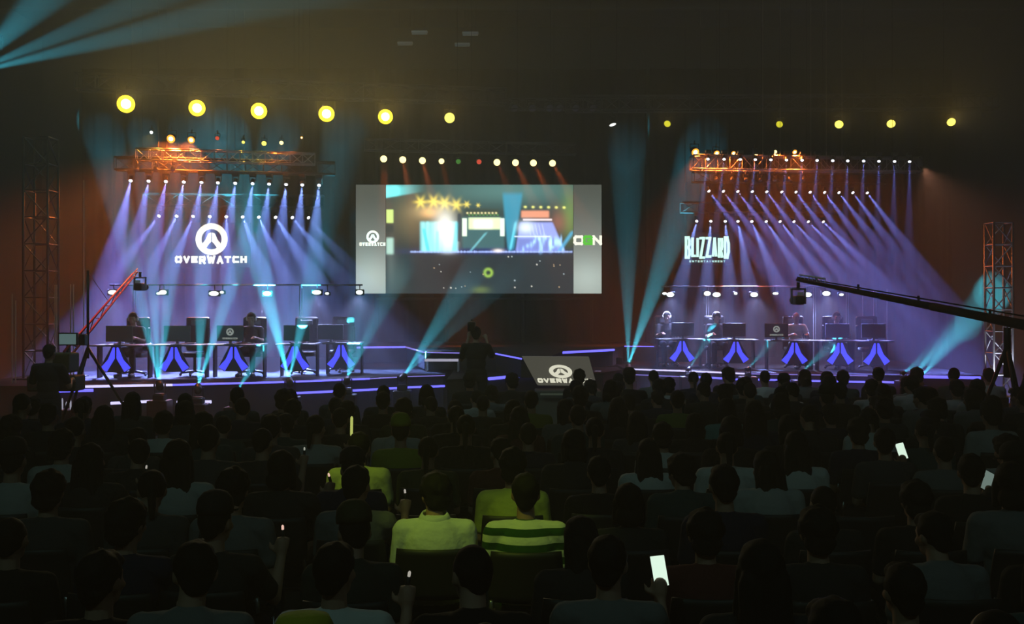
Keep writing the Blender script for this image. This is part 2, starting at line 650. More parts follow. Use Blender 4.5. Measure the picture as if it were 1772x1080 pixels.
def show(x, y):
    c = Vector(lin((52, 70, 68))).lerp(Vector(lin((36, 45, 50))), sm(330, 450, y))
    def add(col, k):
        nonlocal c
        c = c + Vector(lin(col)) * k
    def over(col, k):
        nonlocal c
        c = c.lerp(Vector(lin(col)), min(1, k))
    # pale haze under the roof and brown haze by the wing
    add((70, 110, 105), blob(x, y, 880, 330, 120, 25) * .8)
    over((112, 100, 72), blob(x, y, 712, 375, 34, 40) * .9)
    over((120, 150, 80), blob(x, y, 985, 375, 14, 40) * .7)
    # teal beams coming in at the upper corner
    d = (y - 338) + (x - 668) * .16
    over((120, 232, 232), (1 - sm(0, 72, x - 668)) * sm(-20, -6, d) * (1 - sm(2, 7, d)) + rect(x, y, 660, 690, 318, 338, 6) * .5)
    # the lit wing, its glare and the yellow lamps over it
    wing = rect(x, y, 728, 792, 384, 436, 3)
    over((120, 190, 190), wing * .8)
    st = .5 + .5 * noise.noise(Vector((x * .22, y * .012, 3.)))
    add((150, 235, 245), wing * st * .8)
    over((228, 205, 150), blob(x, y, 748, 366, 30, 13) * .55)
    for (cx_, cy_, cr) in ((728, 350, 7.5), (750.5, 349, 8), (769.6, 352, 8.5), (790, 355, 7.5), (808, 354, 4), (827.6, 355.6, 2.6)):
        th = math.atan2(y - cy_, x - cx_)
        add((250, 220, 70), blob(x, y, cx_, cy_, cr * (1 + .25 * math.cos(6 * th))) * .95)
    add((235, 150, 60), blob(x, y, 743, 369, 13, 8) * .55)
    over((255, 255, 240), blob(x, y, 770, 392, 16, 26))
    over((240, 255, 255), blob(x, y, 776, 415, 13, 22) * .9)
    over((70, 215, 235), (1 - sm(1.5, 4, abs(x - 741 + (434 - y) * .20))) * rect(x, y, 720, 760, 396, 434, 3) * .75)
    over((150, 245, 250), (1 - sm(1, 4, abs(x - 757))) * rect(x, y, 745, 770, 400, 435, 3) * .7)
    over((75, 215, 230), (1 - sm(2, 5, abs(x - 786 - (434 - y) * .12))) * rect(x, y, 775, 800, 385, 434, 3) * .6)
    over((48, 62, 70), rect(x, y, 792, 798, 370, 418, 1.5) * .8)
    # the small bright screen in the middle
    over((60, 70, 60), rect(x, y, 806, 864, 362, 374, 2) * .9)
    for k in range(9):
        add((255, 240, 170), blob(x, y, 809 + 6.2 * k, 369, 1.7, 1.5) * .9)
        add((90, 200, 70), blob(x, y, 812 + 6.2 * k, 372.5, 1.5, 1.2) * .5)
    over((70, 110, 112), rect(x, y, 800, 873, 376, 430, 3) * .75)
    over((225, 245, 190), rect(x, y, 811, 866, 377, 397, 2))
    over((255, 255, 248), rect(x, y, 820, 852, 381, 395, 4))
    over((230, 250, 225), rect(x, y, 800, 808, 378, 409, 1.2))
    over((232, 252, 235), rect(x, y, 865.5, 873, 378, 409, 1.2))
    # the tall blue beam
    over((62, 150, 178), (1 - sm(3 + (432 - y) * .11, 8 + (432 - y) * .13, abs(x - 884 - (432 - y) * .03))) * rect(x, y, 850, 915, 335, 432, 5) * .85)
    add((110, 220, 230), max(0, 1 - abs(x - 883 - (432 - y) * .20) / 3.5) * rect(x, y, 870, 912, 385, 433, 4) * .6)
    # the other wing: pink band above, lilac haze below
    tr = 954 + (y - 380) * .42
    over((140, 95, 80), blob(x, y, 966, 385, 14, 18) * .8)
    over((222, 150, 120), rect(x, y, 902, 950, 365, 377, 2.2))
    over((245, 225, 225), rect(x, y, 905, 955, 379, 382, 1.2))
    over((150, 165, 235), rect(x, y, 900 - (y - 384) * .15, tr, 385, 435, 2.5) * .95)
    over((225, 240, 255), blob(x, y, 910, 394, 13, 10))
    for k in range(5):
        over((215, 230, 255), max(0, 1 - abs(x - 914 - k * 6 - (y - 388) * .22) / 1.6) * rect(x, y, 905, 960, 388, 408, 3) * .5)
    over((225, 240, 255), rect(x, y, 890, 952, 408.5, 410.5, .9) * .85)
    over((60, 80, 150), rect(x, y, 896, 965, 413, 434, 3) * .45)
    for k in range(6):
        add((250, 245, 120), blob(x, y, 909 + 13.4 * k, 358.5 + .2 * k, 2.4, 1.9) * .95)
    for (sx, sy, sw, sh) in SPIK:
        add((150, 205, 255), blob(x, y, sx, sy, sw * .55, sh * .7) * .6)
    over((80, 170, 210), max(0, 1 - abs(x - 968 - (434 - y) * .7) / 6) * rect(x, y, 960, 992, 400, 436, 3) * .9)
    add((120, 200, 210), max(0, 1 - abs(x - 815 - (434 - y) * .85) / 4) * rect(x, y, 808, 860, 403, 436, 3) * .6)
    # the lit stage edge
    rg = .5 + .5 * noise.noise(Vector((x * .35, 1., 7.)))
    over((175, 200, 255), rect(x, y, 710, 990, 433.5 + 2 * (1 - rg), 437.5, 1.) * (.25 + .75 * rg))
    add((60, 60, 190), blob(x, y, 850, 436, 130, 6) * .5 * rg)
    over((255, 245, 235), blob(x, y, 862, 434, 8, 3) * .9)
    # dark crowd below with a few lights
    dk = sm(437, 444, y)
    over((42, 50, 54), dk * .9)
    over((32, 30, 32), blob(x, y, 800, 470, 35, 26) * dk * .8)
    over((58, 74, 72), blob(x, y, 690, 480, 14, 30) * dk * .8)
    over((95, 110, 105), blob(x, y, 676, 455, 8, 45) * .5)
    r = math.hypot(x - 845, y - 472)
    add((150, 190, 60), math.exp(-((r - 6) / 2.6) ** 2) * .8)
    add((110, 130, 50), blob(x, y, 832, 502, 14, 6) * .5)
    for (dx, dy, dc, dr) in DOTS:
        add(dc, blob(x, y, dx, dy, dr) * .8)
    # bright blocks on the edge of the picture
    over((200, 225, 130), rect(x, y, 669, 681, 363, 386, 1.5))
    over((40, 60, 60), rect(x, y, 669, 681, 389, 402, 2) * .8)
    over((165, 205, 190), rect(x, y, 669, 681, 412, 440, 3))
    return c


t = thing('video_screen', 'large bright video screen showing the concert stage in the middle', 'screen', at(830, 508, SY))
o = t.location.copy()
for ch in [MB().box(at(830, 414, SY) + Vector((0, .12, 0)), ((992 - 668) * SY / F - .004, .25, 188 * SY / F + .02)).build('housing', BLACK),
           picture_panel(None, 'picture', 668.3, 991.7, 320, 508, show, PIC, 324, 188)]:
    ch.parent = t
    ch.matrix_parent_inverse = Matrix.Translation(-o)


def side_panel(x0, x1, label, left):
    def fn(x, y):
        u = (y - 320) / 188
        k = sm(0, 1, u)
        c = Vector(lin((70, 74, 68))).lerp(Vector(lin((128, 138, 132))), k)
        c += Vector(lin((110, 122, 118))) * blob(x, y, (x0 + x1) / 2, 480, 40, 34) * .8
        return c
    t = thing('side_screen', label, 'screen', at((x0 + x1) / 2, 508, SY), 0, 'narrow grey screens beside the video screen')
    inv = Matrix.Translation(-t.location)
    parts = [MB().box(at((x0 + x1) / 2, 414, SY) + Vector((0, .12, 0)), ((x1 - x0) * SY / F - .004, .25, 188 * SY / F + .02)).build('housing', BLACK),
             picture_panel(None, 'picture', x0 + .3, x1 - .3, 320, 508, fn, PIC, 14, 50)]
    if left:
        mb = MB()
        emblem(mb, 0, 0, 11 * SY / F, .012)
        e = mb.build('emblem', SIGNW); e.location = at(645.5, 410, SY) + Vector((0, -.05, 0))
        mb = MB()
        word(mb, 'OVERWATCH', -23 * SY / F, 22 * SY / F, -.045, .05, .028, .2, .012)
        l = mb.build('lettering', SIGNW); l.location = at(645.5, 423, SY) + Vector((0, -.05, 0))
        parts += [e, l]
    else:
        mb = MB(); word(mb, 'O', -.39, -.10, -.13, .13, .075, .1, .012)
        a = mb.build('white_letter', SIGNW); a.location = at(1017, 416, SY) + Vector((0, -.05, 0))
        mb = MB(); word(mb, 'G', -.13, .13, -.13, .13, .075, .1, .016)
        b = mb.build('green_letter', GREENS); b.location = at(1017, 416, SY) + Vector((0, -.05, 0))
        b['label'] = 'green middle letter'
        mb = MB(); word(mb, 'N', .12, .38, -.13, .13, .07, .1, .012)
        c = mb.build('white_letter', SIGNW); c.location = at(1017, 416, SY) + Vector((0, -.05, 0))
        parts += [a, b, c]
    for ch in parts:
        ch.parent = t
        ch.matrix_parent_inverse = inv


side_panel(616, 668, 'narrow grey screen with a small round emblem beside the video screen', True)
side_panel(992, 1041, 'narrow grey screen with a green and white logo beside the video screen', False)
# the frame the screens hang in
t = thing('screen_frame', 'dark scaffold frame standing on the riser behind the three screens', 'frame', (0, 28.75, ZR))
for x in (-4.1, -1.8, .3, 2.2):
    if x < ra[0].x or x > rb[3].x:
        continue
    MB().tube((x, 0, 0), (x, 0, 4.35), .04).build('upright', RIG, t)
for z in (1.2, 2.7, 4.2):
    MB().tube((ra[0].x + .1, -.05, z), (2.3, -.05, z), .035).build('crossbar', RIG, t)

# ------------------------------------------------------------------ trusses
PLANES = {}


def truss(label, p, q, size, m=RIG, group=None, hang=True, name='hanging_truss', step=.45):
    """A box truss from p to q (centres of its top edge), hung by steel cables."""
    p, q = Vector(p), Vector(q)
    L = (q - p).length
    u = (q - p).normalized()
    side = Vector((0, 0, 1)).cross(u).normalized() if abs(u.z) < .9 else Vector((1, 0, 0))
    up = u.cross(side).normalized()
    if up.z < 0 and abs(u.z) < .9:
        up = -up
    s = size / 2
    cs = [(-1, 0), (1, 0), (1, -2), (-1, -2)]
    corner = lambda k, d: u * d + side * cs[k][0] * s + up * cs[k][1] * s
    t = thing(name, label, 'truss', p, 0, group)
    mb = MB()
    r = .018 if size < .3 else .024
    for k in range(4):
        mb.tube(corner(k, 0), corner(k, L), r, 7)
    MBd = MB()
    n = max(1, round(L / step))
    for i in range(n):
        a, b = L * i / n, L * (i + 1) / n
        for k in range(4):
            j = (k + 1) % 4
            if i % 2:
                MBd.tube(corner(k, a), corner(j, b), .010, 5)
            else:
                MBd.tube(corner(j, a), corner(k, b), .010, 5)
            MBd.tube(corner(k, a), corner(j, a), .009, 5)
    for k in range(4):
        MBd.tube(corner(k, L), corner((k + 1) % 4, L), .009, 5)
    mb.build('chord_frame', m, t)
    MBd.build('lattice', m, t)
    if hang:
        for d in (.12 * L, .5 * L, .88 * L):
            c = u * d
            MB().tube(c + Vector((0, 0, .0)), Vector((c.x, c.y, ZC - p.z - c.z)), .006, 5).build('hanging_cable', BLACK, t)
    return t


# ------------------------------------------------------------------ lamps
def head_meshes(sc, m_lens):
    """A moving-head lamp: base, yoke, head and lens; the head points down -Z from its pivot."""
    key = ('mh', sc, m_lens.name)
    if key in PLANES:
        return PLANES[key]
    b = MB().box((0, 0, .055 * sc), (.20 * sc, .20 * sc, .10 * sc), None, .015 * sc).mesh('base', PLASTIC)
    y = MB()
    for s in (-1, 1):
        y.box((s * .092 * sc, 0, -.09 * sc), (.022 * sc, .07 * sc, .2 * sc), None, .006 * sc)
    y.box((0, 0, -.006 * sc), (.2 * sc, .09 * sc, .02 * sc), None, .005 * sc)
    y = y.mesh('yoke', PLASTIC)
    h = MB().lathe([(.035 * sc, .09 * sc), (.06 * sc, .07 * sc), (.072 * sc, .0), (.068 * sc, -.05 * sc), (.06 * sc, -.085 * sc), (.066 * sc, -.10 * sc), (.066 * sc, -.118 * sc), (.054 * sc, -.119 * sc)], 20).mesh('head', PLASTIC)
    l = MB().lathe([(.053 * sc, -.117 * sc), (.053 * sc, -.121 * sc), (.03 * sc, -.128 * sc), (.005 * sc, -.131 * sc)], 20).mesh('lens', m_lens)
    PLANES[key] = (b, y, h, l)
    return PLANES[key]


def moving_head(lens_at, target, label, group, m_lens, beams, sc=1., up=1, cat='stage light', name='stage_spotlight'):
    """Lens at a world point, aimed at target; up=1 hangs from above, -1 stands on a deck."""
    lens_at, target = Vector(lens_at), Vector(target)
    d = (target - lens_at).normalized()
    piv = lens_at - d * .125 * sc
    bz = piv.z + up * .145 * sc
    t = thing(name, label, cat, (piv.x, piv.y, bz), 0, group)
    b, y, h, l = head_meshes(sc, m_lens)
    yaw = math.atan2(-d.x, d.y) if abs(d.x) + abs(d.y) > .02 else 0
    if up > 0:
        put('base', b, t, (0, 0, 0))
        put('yoke', y, t, (0, 0, 0), (0, 0, yaw))
    else:
        put('base', b, t, (0, 0, 0), (PI, 0, 0))
        put('yoke', y, t, (0, 0, 0), (PI, 0, yaw))
    q = d.to_track_quat('-Z', 'Y')
    hp = (0, 0, -up * .145 * sc)
    ho = put('head', h, t, hp, q)
    put('lens', l, ho)
    for tg, deg, watts, col, bl in beams:
        dd = (Vector(tg) - lens_at).normalized()
        spot(t, lens_at + dd * .035, dd, deg, watts, col, bl, .02)
    return t


def can_meshes(r, m_lens, length):
    key = ('can', r, m_lens.name, length)
    if key in PLANES:
        return PLANES[key]
    L = length
    c = MB().lathe([(r * .45, L), (r * .8, L * .92), (r * .95, L * .7), (r * 1.02, L * .3), (r * 1.08, 0), (r * 1.08, -L * .12), (r * 1.02, -L * .12), (r * 1.0, -.004)], 22, None, True, False).mesh('can', BLACK)
    l = MB().lathe([(r, 0), (r, -.01), (r * .8, -.016), (r * .55, -.020), (r * .1, -.024)], 22).mesh('lens', m_lens)
    if m_lens.name in ('yellow_lens', 'orange_lens'):
        l.materials.append(HOTY if m_lens.name == 'yellow_lens' else HOTO)
        for pl in l.polygons:
            if max(math.hypot(l.vertices[v].co.x, l.vertices[v].co.y) for v in pl.vertices) < r * .7:
                pl.material_index = 1
    y = MB()
    for s in (-1, 1):
        y.box((s * r * 1.18, 0, r * .8 + .02), (.012, .04, r * 1.7), None, .003)
    y.box((0, 0, r * 1.65 + .02), (r * 2.4, .04, .014), None, .003)
    y.tube((0, 0, r * 1.65), (0, 0, r * 1.65 + .10), .02, 8)
    y = y.mesh('yoke', BLACK)
    PLANES[key] = (c, l, y)
    return PLANES[key]


def can_lamp(lens_at, d, label, group, m_lens, r, lights=(), name='wash_spotlight', length=None, flip=False, cat='stage light'):
    """A hung can lamp with its lens at a world point, shining along d."""
    lens_at, d = Vector(lens_at), Vector(d).normalized()
    length = length or r * 1.9
    c, l, y = can_meshes(r, m_lens, length)
    piv = lens_at - d * length * .35
    t = thing(name, label, cat, piv, 0, group)
    q = d.to_track_quat('-Z', 'Y')
    off = d * length * .35
    put('lens', l, put('can', c, t, off, q))
    put('yoke', y, t, (0, 0, 0), (PI if flip else 0, 0, math.atan2(-d.x, d.y) if abs(d.x) + abs(d.y) > .05 else 0))
    for dd, deg, watts, col, bl in lights:
        dd = Vector(dd).normalized()
        spot(t, lens_at + d * (length * .12 + .04), dd, deg, watts, col, bl, r * .5)
    return t


K = 1.0     # overall lamp level
VIO = (.20, .25, 1.0)
WBL = (.21, .35, 1.0)
TEAL = (.05, .54, .72)

# trusses of the beam rows ------------------------------------------------
Z1 = at(226, 313, 25.5).z
Z2 = at(275, 374, 27.0).z
R1 = at(1225, 275.5, 25.5).z
R2 = at(1227, 331, 26.5).z
R3 = at(1206, 383, 27.5).z


def row(xs, y0, y1, Y0):
    """Lens points of a level row: its height comes from the first one, the depth of the others from their own pixel row."""
    z = at(xs[0], y0, Y0).z
    out = []
    for i, x in enumerate(xs):
        py = y0 + (y1 - y0) * (x - xs[0]) / (xs[-1] - xs[0])
        out.append(on_z(x, py, z))
    return out


def beam_row(xs, y0, y1, Y0, slopes, deg, watts, cols, where, grp, sc=.8, fwd=4.0):
    pts = row(xs, y0, y1, Y0)
    n = len(xs)
    for i, p in enumerate(pts):
        s = slopes[i] if isinstance(slopes, list) else slopes
        py = y0 + (y1 - y0) * i / (n - 1.)
        tgt = at(xs[i] + s * (625 - py), 625, p.y - fwd)
        wt = watts[i] if isinstance(watts, list) else watts
        col = cols(i / (n - 1.))
        moving_head(p, tgt, 'small white beam spotlight, %s from left in the %s' % (ORD[i], where), grp, LENSB, [(tgt, deg, wt * K, col, .5)], sc)
    return pts


def mixc(a, b):
    return lambda u: tuple(x + (y - x) * u for x, y in zip(a, b))


BW = 26000
xs = [226, 257, 287, 318, 348.5, 377, 407, 437, 465.5, 495, 523, 552]
pl1 = beam_row(xs, 313, 321, 25.5, [-.22 + .14 * i / 11 for i in range(12)], 13, [BW * 1.5] + [BW] * 11, mixc(VIO, WBL), 'upper row above the round emblem', 'beam spotlights of the upper row above the round emblem')
truss('dark box truss carrying the upper beam lights above the round emblem', pl1[0] + Vector((-.4, .05, .58)), pl1[-1] + Vector((.4, .05, .58)), .3, RIG, 'beam light trusses')
xs = [275, 305.5, 334, 363, 391.6, 420, 448, 477, 506, 534]
pl2 = beam_row(xs, 374, 377, 27.0, [-.75, -.5, -.41, -.1, .02, .38, .43, .64,   .8, .85], 11, [BW * 1.05] * 8 + [BW * .7, BW * .3], mixc(VIO, WBL), 'lower row above the round emblem', 'beam spotlights of the lower row above the round emblem')
truss('dark box truss carrying the lower beam lights above the round emblem', pl2[0] + Vector((-.4, .05, .58)), pl2[-1] + Vector((.4, .05, .58)), .3, RIG, 'beam light trusses')
xs = [1225, 1253, 1281, 1307, 1334, 1361, 1388, 1414, 1441, 1467, 1494.5, 1521, 1548, 1574]
pr1 = beam_row(xs, 275.5, 280, 25.5, [-.13 + .12 * i / 13 for i in range(14)], 5.5, BW * .42, mixc(WBL, VIO), 'top row above the mint sign', 'beam spotlights of the top row above the mint sign', .68)
xs = [1227, 1252, 1277, 1302, 1327, 1353, 1377.5, 1402, 1427, 1452, 1476, 1501]
pr2 = beam_row(xs, 331, 334, 26.5, .74, 8.5, BW * .95, mixc(VIO, VIO), 'middle row above the mint sign', 'beam spotlights of the middle row above the mint sign', .7)
truss('dark box truss carrying the middle beam lights above the mint sign', pr2[0] + Vector((-.4, .05, .5)), pr2[-1] + Vector((.5, .05, .5)), .26, RIG, 'beam light trusses')
xs = [1205.6, 1230, 1255, 1277, 1301, 1326, 1350, 1374, 1399, 1425]
pr3 = beam_row(xs, 383, 384, 27.5, [-.25, -.07, .07, .18, .41, .66, .8, .9, .98, 1.0], 9.5, BW * 1.0, mixc(WBL, VIO), 'lowest row above the mint sign', 'beam spotlights of the lowest row above the mint sign', .7)
truss('dark box truss carrying the lowest beam lights above the mint sign', pr3[0] + Vector((-.4, .05, .5)), pr3[-1] + Vector((.5, .05, .5)), .26, RIG, 'beam light trusses')
# the orange-lit truss of the top row: its face hangs just behind the heads
a, b = pr1[0] + Vector((-.35, .28, .12)), pr1[-1] + Vector((.35, .28, .12))
truss('box truss glowing orange where its lamps shine, behind the top beam row', a, b, .34, ALU, 'beam light trusses', True, 'hanging_truss', .3)
# small unlit cans under it
for i, px in enumerate((1240, 1267, 1291, 1316, 1341, 1365, 1390, 1415, 1440)):
    p = at(px, 309, pr1[0].y + .3)
    can_lamp(p + Vector((0, 0, -.04)), (.15, -.5, -1), 'small unlit can lamp, %s from left under the orange truss' % ORD[i], 'unlit can lamps under the orange truss', LENSOFF, .05, name='can_spotlight')

ORG = (1.0, .17, .02)
YEL = (1.0, .62, .04)
LIM = (.62, .85, .03)

# orange lamps standing on top of that truss
for i, (px, py, r, m, wv) in enumerate(((1203, 263, .095, LENSO, 900), (1240, 265, .07, LENSO, 420), (1269, 265, .055, LENSO, 300), (1307, 264, .05, LENSG, 120), (1341, 263, .05, LENSC, 420), (1375, 263, .06, LENSO, 500))):
    p = at(px, py, pr1[0].y + .32)
    lab = ('large bright orange lamp at the left end above the orange truss', 'orange lamp second from left above the orange truss', 'orange lamp third from left above the orange truss',
           'dim greenish lamp fourth from left above the orange truss', 'small amber lamp fifth from left above the orange truss', 'orange lamp sixth from left above the orange truss')[i]
    can_lamp(p, (.1, -.55, -.32), lab, 'orange lamps above the orange truss', m, r, [((.25, -.28, -.9), 120, 1.0 * wv * K, ORG, .6)])
for i, px in enumerate((1320, 1350, 1403, 1430, 1457)):
    p = at(px, 276, pr1[0].y + .3)
    o = MB().tube((0, 0, .02), (0, 0, .2), .012, 6).tube((0, 0, .2), (0, 0, ZC - p.z), .005, 5).build('hanging_cable', mat('steel_cable', (.35, .3, .28), .5, .7))
    o.location = p
    tag(o, 'thin steel cable rising from the orange truss, %s from left' % ORD[i], 'cable', 'cables rising from the orange truss')

# upper left orange cluster
UZ = at(296, 258, 25.2).z
a, b = Vector((at(236, 258, 25.2).x, 25.2, UZ)), Vector((at(545, 258, 26.0).x, 26.0, UZ))
truss('box truss glowing orange at one end, above the upper emblem beam row', a, b, .27, ALU, 'beam light trusses', True, 'hanging_truss', .3)
for i, (px, py, r, m, wv, lab) in enumerate((
        (262, 229, .04, LENSW, 40, 'small pale lamp at the left end above the orange truss end'),
        (296, 240, .10, LENSO, 1200, 'largest glowing orange lamp above the orange truss end'),
        (331, 242, .085, LENSO, 900, 'second glowing orange lamp above the orange truss end'),
        (376, 239, .05, LENSR, 60, 'small dim red lamp right of the two glowing orange lamps'),
        (421, 246, .038, LENSY3, 40, 'tiny yellow lamp left of the small yellow lamp pair'),
        (457, 248, .06, LENSY3, 90, 'small bright yellow lamp in the middle above the emblem truss'),
        (487, 247, .05, LENSC, 260, 'small amber lamp right of the small bright yellow lamp'),
        (522, 238, .03, LENSO, 30, 'tiny orange lamp at the far end above the emblem truss'))):
    Y = 25.45 + (px - 236) / 309 * .8
    p = at(px, py, Y)
    can_lamp(p, (.05, -.6, -.3), lab, 'lamps above the emblem truss', m, r, [((-.12 if px < 340 else .1, -.25, -.9), 115, (2.0 if px < 340 else .45) * wv * K, ORG if m in (LENSO, LENSR, LENSC) else YEL, .6)])
for i, px in enumerate((237, 269, 299)):
    p = at(px, 294, 25.2)
    can_lamp(p, (.1, -.6, -.8), 'small unlit can lamp, %s from left under the orange truss end' % ORD[i], 'unlit can lamps under the orange truss end', LENSOFF, .05, name='can_spotlight')
# wide orange washes to either side of the rig
can_lamp(at(232, 285, 25.6), (-.35, .0, -.9), 'orange wash lamp at the outer tip of the orange truss end', 'orange side washes', LENSOFF, .09, [((-.45, .0, -.75), 80, 1200 * K, (1, .36, .13), .9)])
can_lamp(at(1596, 286, 25.9), (.35, .0, -.9), 'orange wash lamp at the outer tip of the top beam row', 'orange side washes', LENSOFF, .09, [((.42, .0, -.8), 100, 420 * K, (1, .42, .24), 1.)])

# amber row over the video screen
xs = [664, 697, 731, 764, 793, 829, 860, 892, 923, 956]
ys = [275, 276.5, 278, 279, 279.5, 280, 281, 281.5, 282, 282.5]
zc = at(664, 275, 26.2).z
pts = [on_z(x, y, zc) for x, y in zip(xs, ys)]
dxs = [.05, .22, .28, .25, 0, 0, .42, .45, .5, .55]
for i, p in enumerate(pts):
    m = LENSG if i == 4 else LENSR if i == 5 else LENSC
    r = .062 if i in (4, 5) else .085
    if i == 3:
        r = .07
    lab = {4: 'dim green lamp in the middle of the row over the video screen', 5: 'dim red lamp in the middle of the row over the video screen'}.get(i, 'round amber lamp, %s from left in the row over the video screen' % ORD[i])
    lights = [] if i in (4, 5) else [((dxs[i], -.08, -1), 20, (2600 if i not in (3, 6) else 1000) * K, (1.0, .16, .03), .6)]
    can_lamp(p, (.04, -1, -.16), lab, 'lamps over the video screen', m, r, lights)
truss('dark box truss carrying the amber lamps over the video screen', pts[0] + Vector((-.5, .16, .52)), pts[-1] + Vector((.6, .16, .52)), .28, RIG, 'beam light trusses')

# big yellow lamps of the front truss, lens radii widened to take in their bloom
YL = [(218, 180, .20, LENSY, 1.1), (341, 187, .19, LENSY, 1.1), (448, 192, .19, LENSY, 1.1), (565, 197, .19, LENSY, 1.1), (667, 202, .18, LENSY, .9), (778, 204, .125, LENSY3, .35),
      (1060, 215, .09, LENSW, .1), (1155, 214, .085, LENSY2, .10), (1349, 215, .085, LENSY2, .12), (1452, 215, .105, LENSY3, .25), (1542, 214, .105, LENSY3, .32), (1646, 211, .105, LENSY3, .5)]
ZY = 7.0
ypts = [on_z(x, y, ZY) for x, y, *_ in YL]
for i, ((x, y, r, m, k), p) in enumerate(zip(YL, ypts)):
    if i < 6:
        d = Vector((-p.x * .8 + 0, -p.y, -4.2)).normalized()
        lab = 'large glaring yellow lamp, %s from left on the front truss' % ORD[i] if i < 5 else 'round pale yellow lamp right of the five glaring ones'
    elif i == 6:
        d = Vector((.25, -.32, -1.)).normalized()
        lab = 'white lamp tilted steeply down between the yellow lamp rows'
    else:
        d = Vector(((-.45, -.5, -.4, -.35, -.2)[i - 7], -1, -.55)).normalized()
        lab = ('dim yellow-green lamp next to the white tilted lamp', 'dim yellow-green lamp above the middle of the orange truss', 'bright oval yellow lamp, third from the right end of the front truss',
               'bright oval yellow lamp, second from the right end of the front truss', 'bright yellow lamp at the right end of the front truss')[i - 7]
    da = (Vector((-p.x * .5, 0, 4.6)) - p) if i < 6 else (Vector((p.x * .6, 0, 6.2)) - p) if i > 6 else d
    can_lamp(p, d, lab, 'yellow lamps of the front truss', m, r, [(da, 42, (250 if i < 6 else 200) * k * K, (1.0, .80, .40) if i != 6 else (1, 1, 1), .9)] + ([(Vector((0, 0, 3.4)) - p, 8, 1700 * k * K, (1.0, .62, .05), .8)] if i != 6 else []))
truss('long dark front truss carrying the big glaring yellow lamps', ypts[0] + Vector((-1.2, .14, .72)), ypts[5] + Vector((1.4, .14, .72)), .36, RIG, 'front trusses')
truss('long dark front truss carrying the small oval yellow lamps', ypts[6] + Vector((-1.2, .14, .72)), ypts[11] + Vector((1.2, .14, .72)), .36, RIG, 'front trusses')
# unlit cans between the two halves
for i, px in enumerate((890, 921, 951, 968, 996, 1026)):
    p = at(px, 187, 26.4)
    can_lamp(p, (.3, -.8, -.55), 'unlit can lamp, %s from left between the two yellow lamp rows' % ORD[i], 'unlit can lamps between the yellow rows', LENSOFF, .10, name='can_spotlight')
truss('short dark truss holding the unlit can lamps between the yellow rows', at(875, 172, 26.5), at(1042, 172, 26.5), .26, RIG, 'front trusses')

# teal beams from the stage front ---------------------------------------------
TW = 95000
FL = [((275, 662), 'first from left at the stage edge', [((181, 240), 5.2, 1.2), ((250, 240), 4.4, 1.4), ((322, 240), 5.2, 1.2)]),
      ((343, 668), 'second from left at the stage edge', [((360, 240), 5.8, 1.1), ((483, 240), 5.8, 1.25)]),
      ((411, 675), 'third from left, lowest at the stage foot', [((560, 440), 7.2, .30)]),
      ((500, 657), 'throwing the brightest fan', [((392, 240), 6.8, 2.3), ((597, 240), 7.0, .9)]),
      ((601, 655), 'right of the emblem wing desks', [((640, 400), 7.7, .42), ((706, 420), 7.7, .42)]),
      ((699, 650), 'alone below the video screen', [((846, 430), 7.2, .62), ((926, 430), 6.2, .30)]),
      ((1087, 633), 'at the inner end of the mint wing', [((1085, 270), 8.2, .45), ((1210, 270), 9.7, .75)]),
      ((1193, 637), 'at the first desk under the mint sign', [((1330, 420), 7.2, .16)]),
      ((1296, 637), 'at the second desk under the mint sign', [((1440, 470), 7.2, .12)]),
      ((1388, 643), 'at the third desk under the mint sign', [((1580, 470), 8.2, .16)]),
      ((1564, 645), 'first of three at the outer stage end', [((1660, 570), 5.2, .25)]),
      ((1578, 651), 'second of three at the outer stage end', [((1712, 515), 6.2, .6)]),
      ((1594, 652), 'third of three at the outer stage end', [((1722, 505), 6.2, .55)])]
FLY = [18.7, 18.9, 18.5, 19.6, 20.1, 21.1, 23.9, 23.1, 22.2, 21.7, 21.3, 21.25, 21.2]
for i, ((px, py), where, bs) in enumerate(FL):
    p = at(px, py, FLY[i])
    sz = 1.0 if i < 7 else .62
    main = at(*bs[0][0], 30.)
    d = (main - p).normalized()
    top = p.z - .125 * sz * d.z - .145 * sz - .105 * sz
    t = thing('floor_box', 'dark box under the teal floor light %s' % where, 'box', (p.x - d.x * .125 * sz, p.y - d.y * .125 * sz, 0), 0, 'boxes under the teal floor lights')
    MB().box((0, 0, top / 2), (.26 if i > 9 else .36, .36, top), None, .02).build('body', BLACK, t)
    beams = [(at(qx, qy, 30.), deg, TW * k * K, TEAL, .4) for (qx, qy), deg, k in bs]
    moving_head(p, main, 'teal spotlight %s' % where, 'teal floor spotlights', LENST, beams, sz, -1)
# the teal lamp just beyond the frame, hung beside the hall
p = at(-62, 130, 18.)
beams = [(at(200, 66, 18.), 8, 30000 * K, TEAL, .6), (at(200, 22, 18.2), 10, 18000 * K, TEAL, .6), (at(130, -60, 18.), 22, 14000 * K, TEAL, .7)]
moving_head(p, at(120, 50, 18.), 'teal spotlight hung beside the hall, throwing the fan at the upper corner', 'teal floor spotlights', LENST, beams, 1.2, 1)
truss('dark side truss holding the teal spotlight of the upper corner', p + Vector((-1.0, .1, .75)), p + Vector((.55, .1, .75)), .26, RIG, 'front trusses')

# ------------------------------------------------------------------ signs hung over the wings
def sign(name, label, px, py, Y, wpx, hpx):
    p = at(px, py, Y)
    W, H = wpx * Y / F, hpx * Y / F
    t = thing(name, label, 'sign', p)
    MB().box((0, .05, 0), (W, .06, H), None, .01).build('backing_panel', mat('sign_backing', (.02, .02, .021), .8), t)
    for s in (-.42, .42):
        MB().tube((s * W, .05, H / 2 - .01), (s * W, .05, ZC - p.z), .008, 5).build('hanging_cable', BLACK, t)
    return t


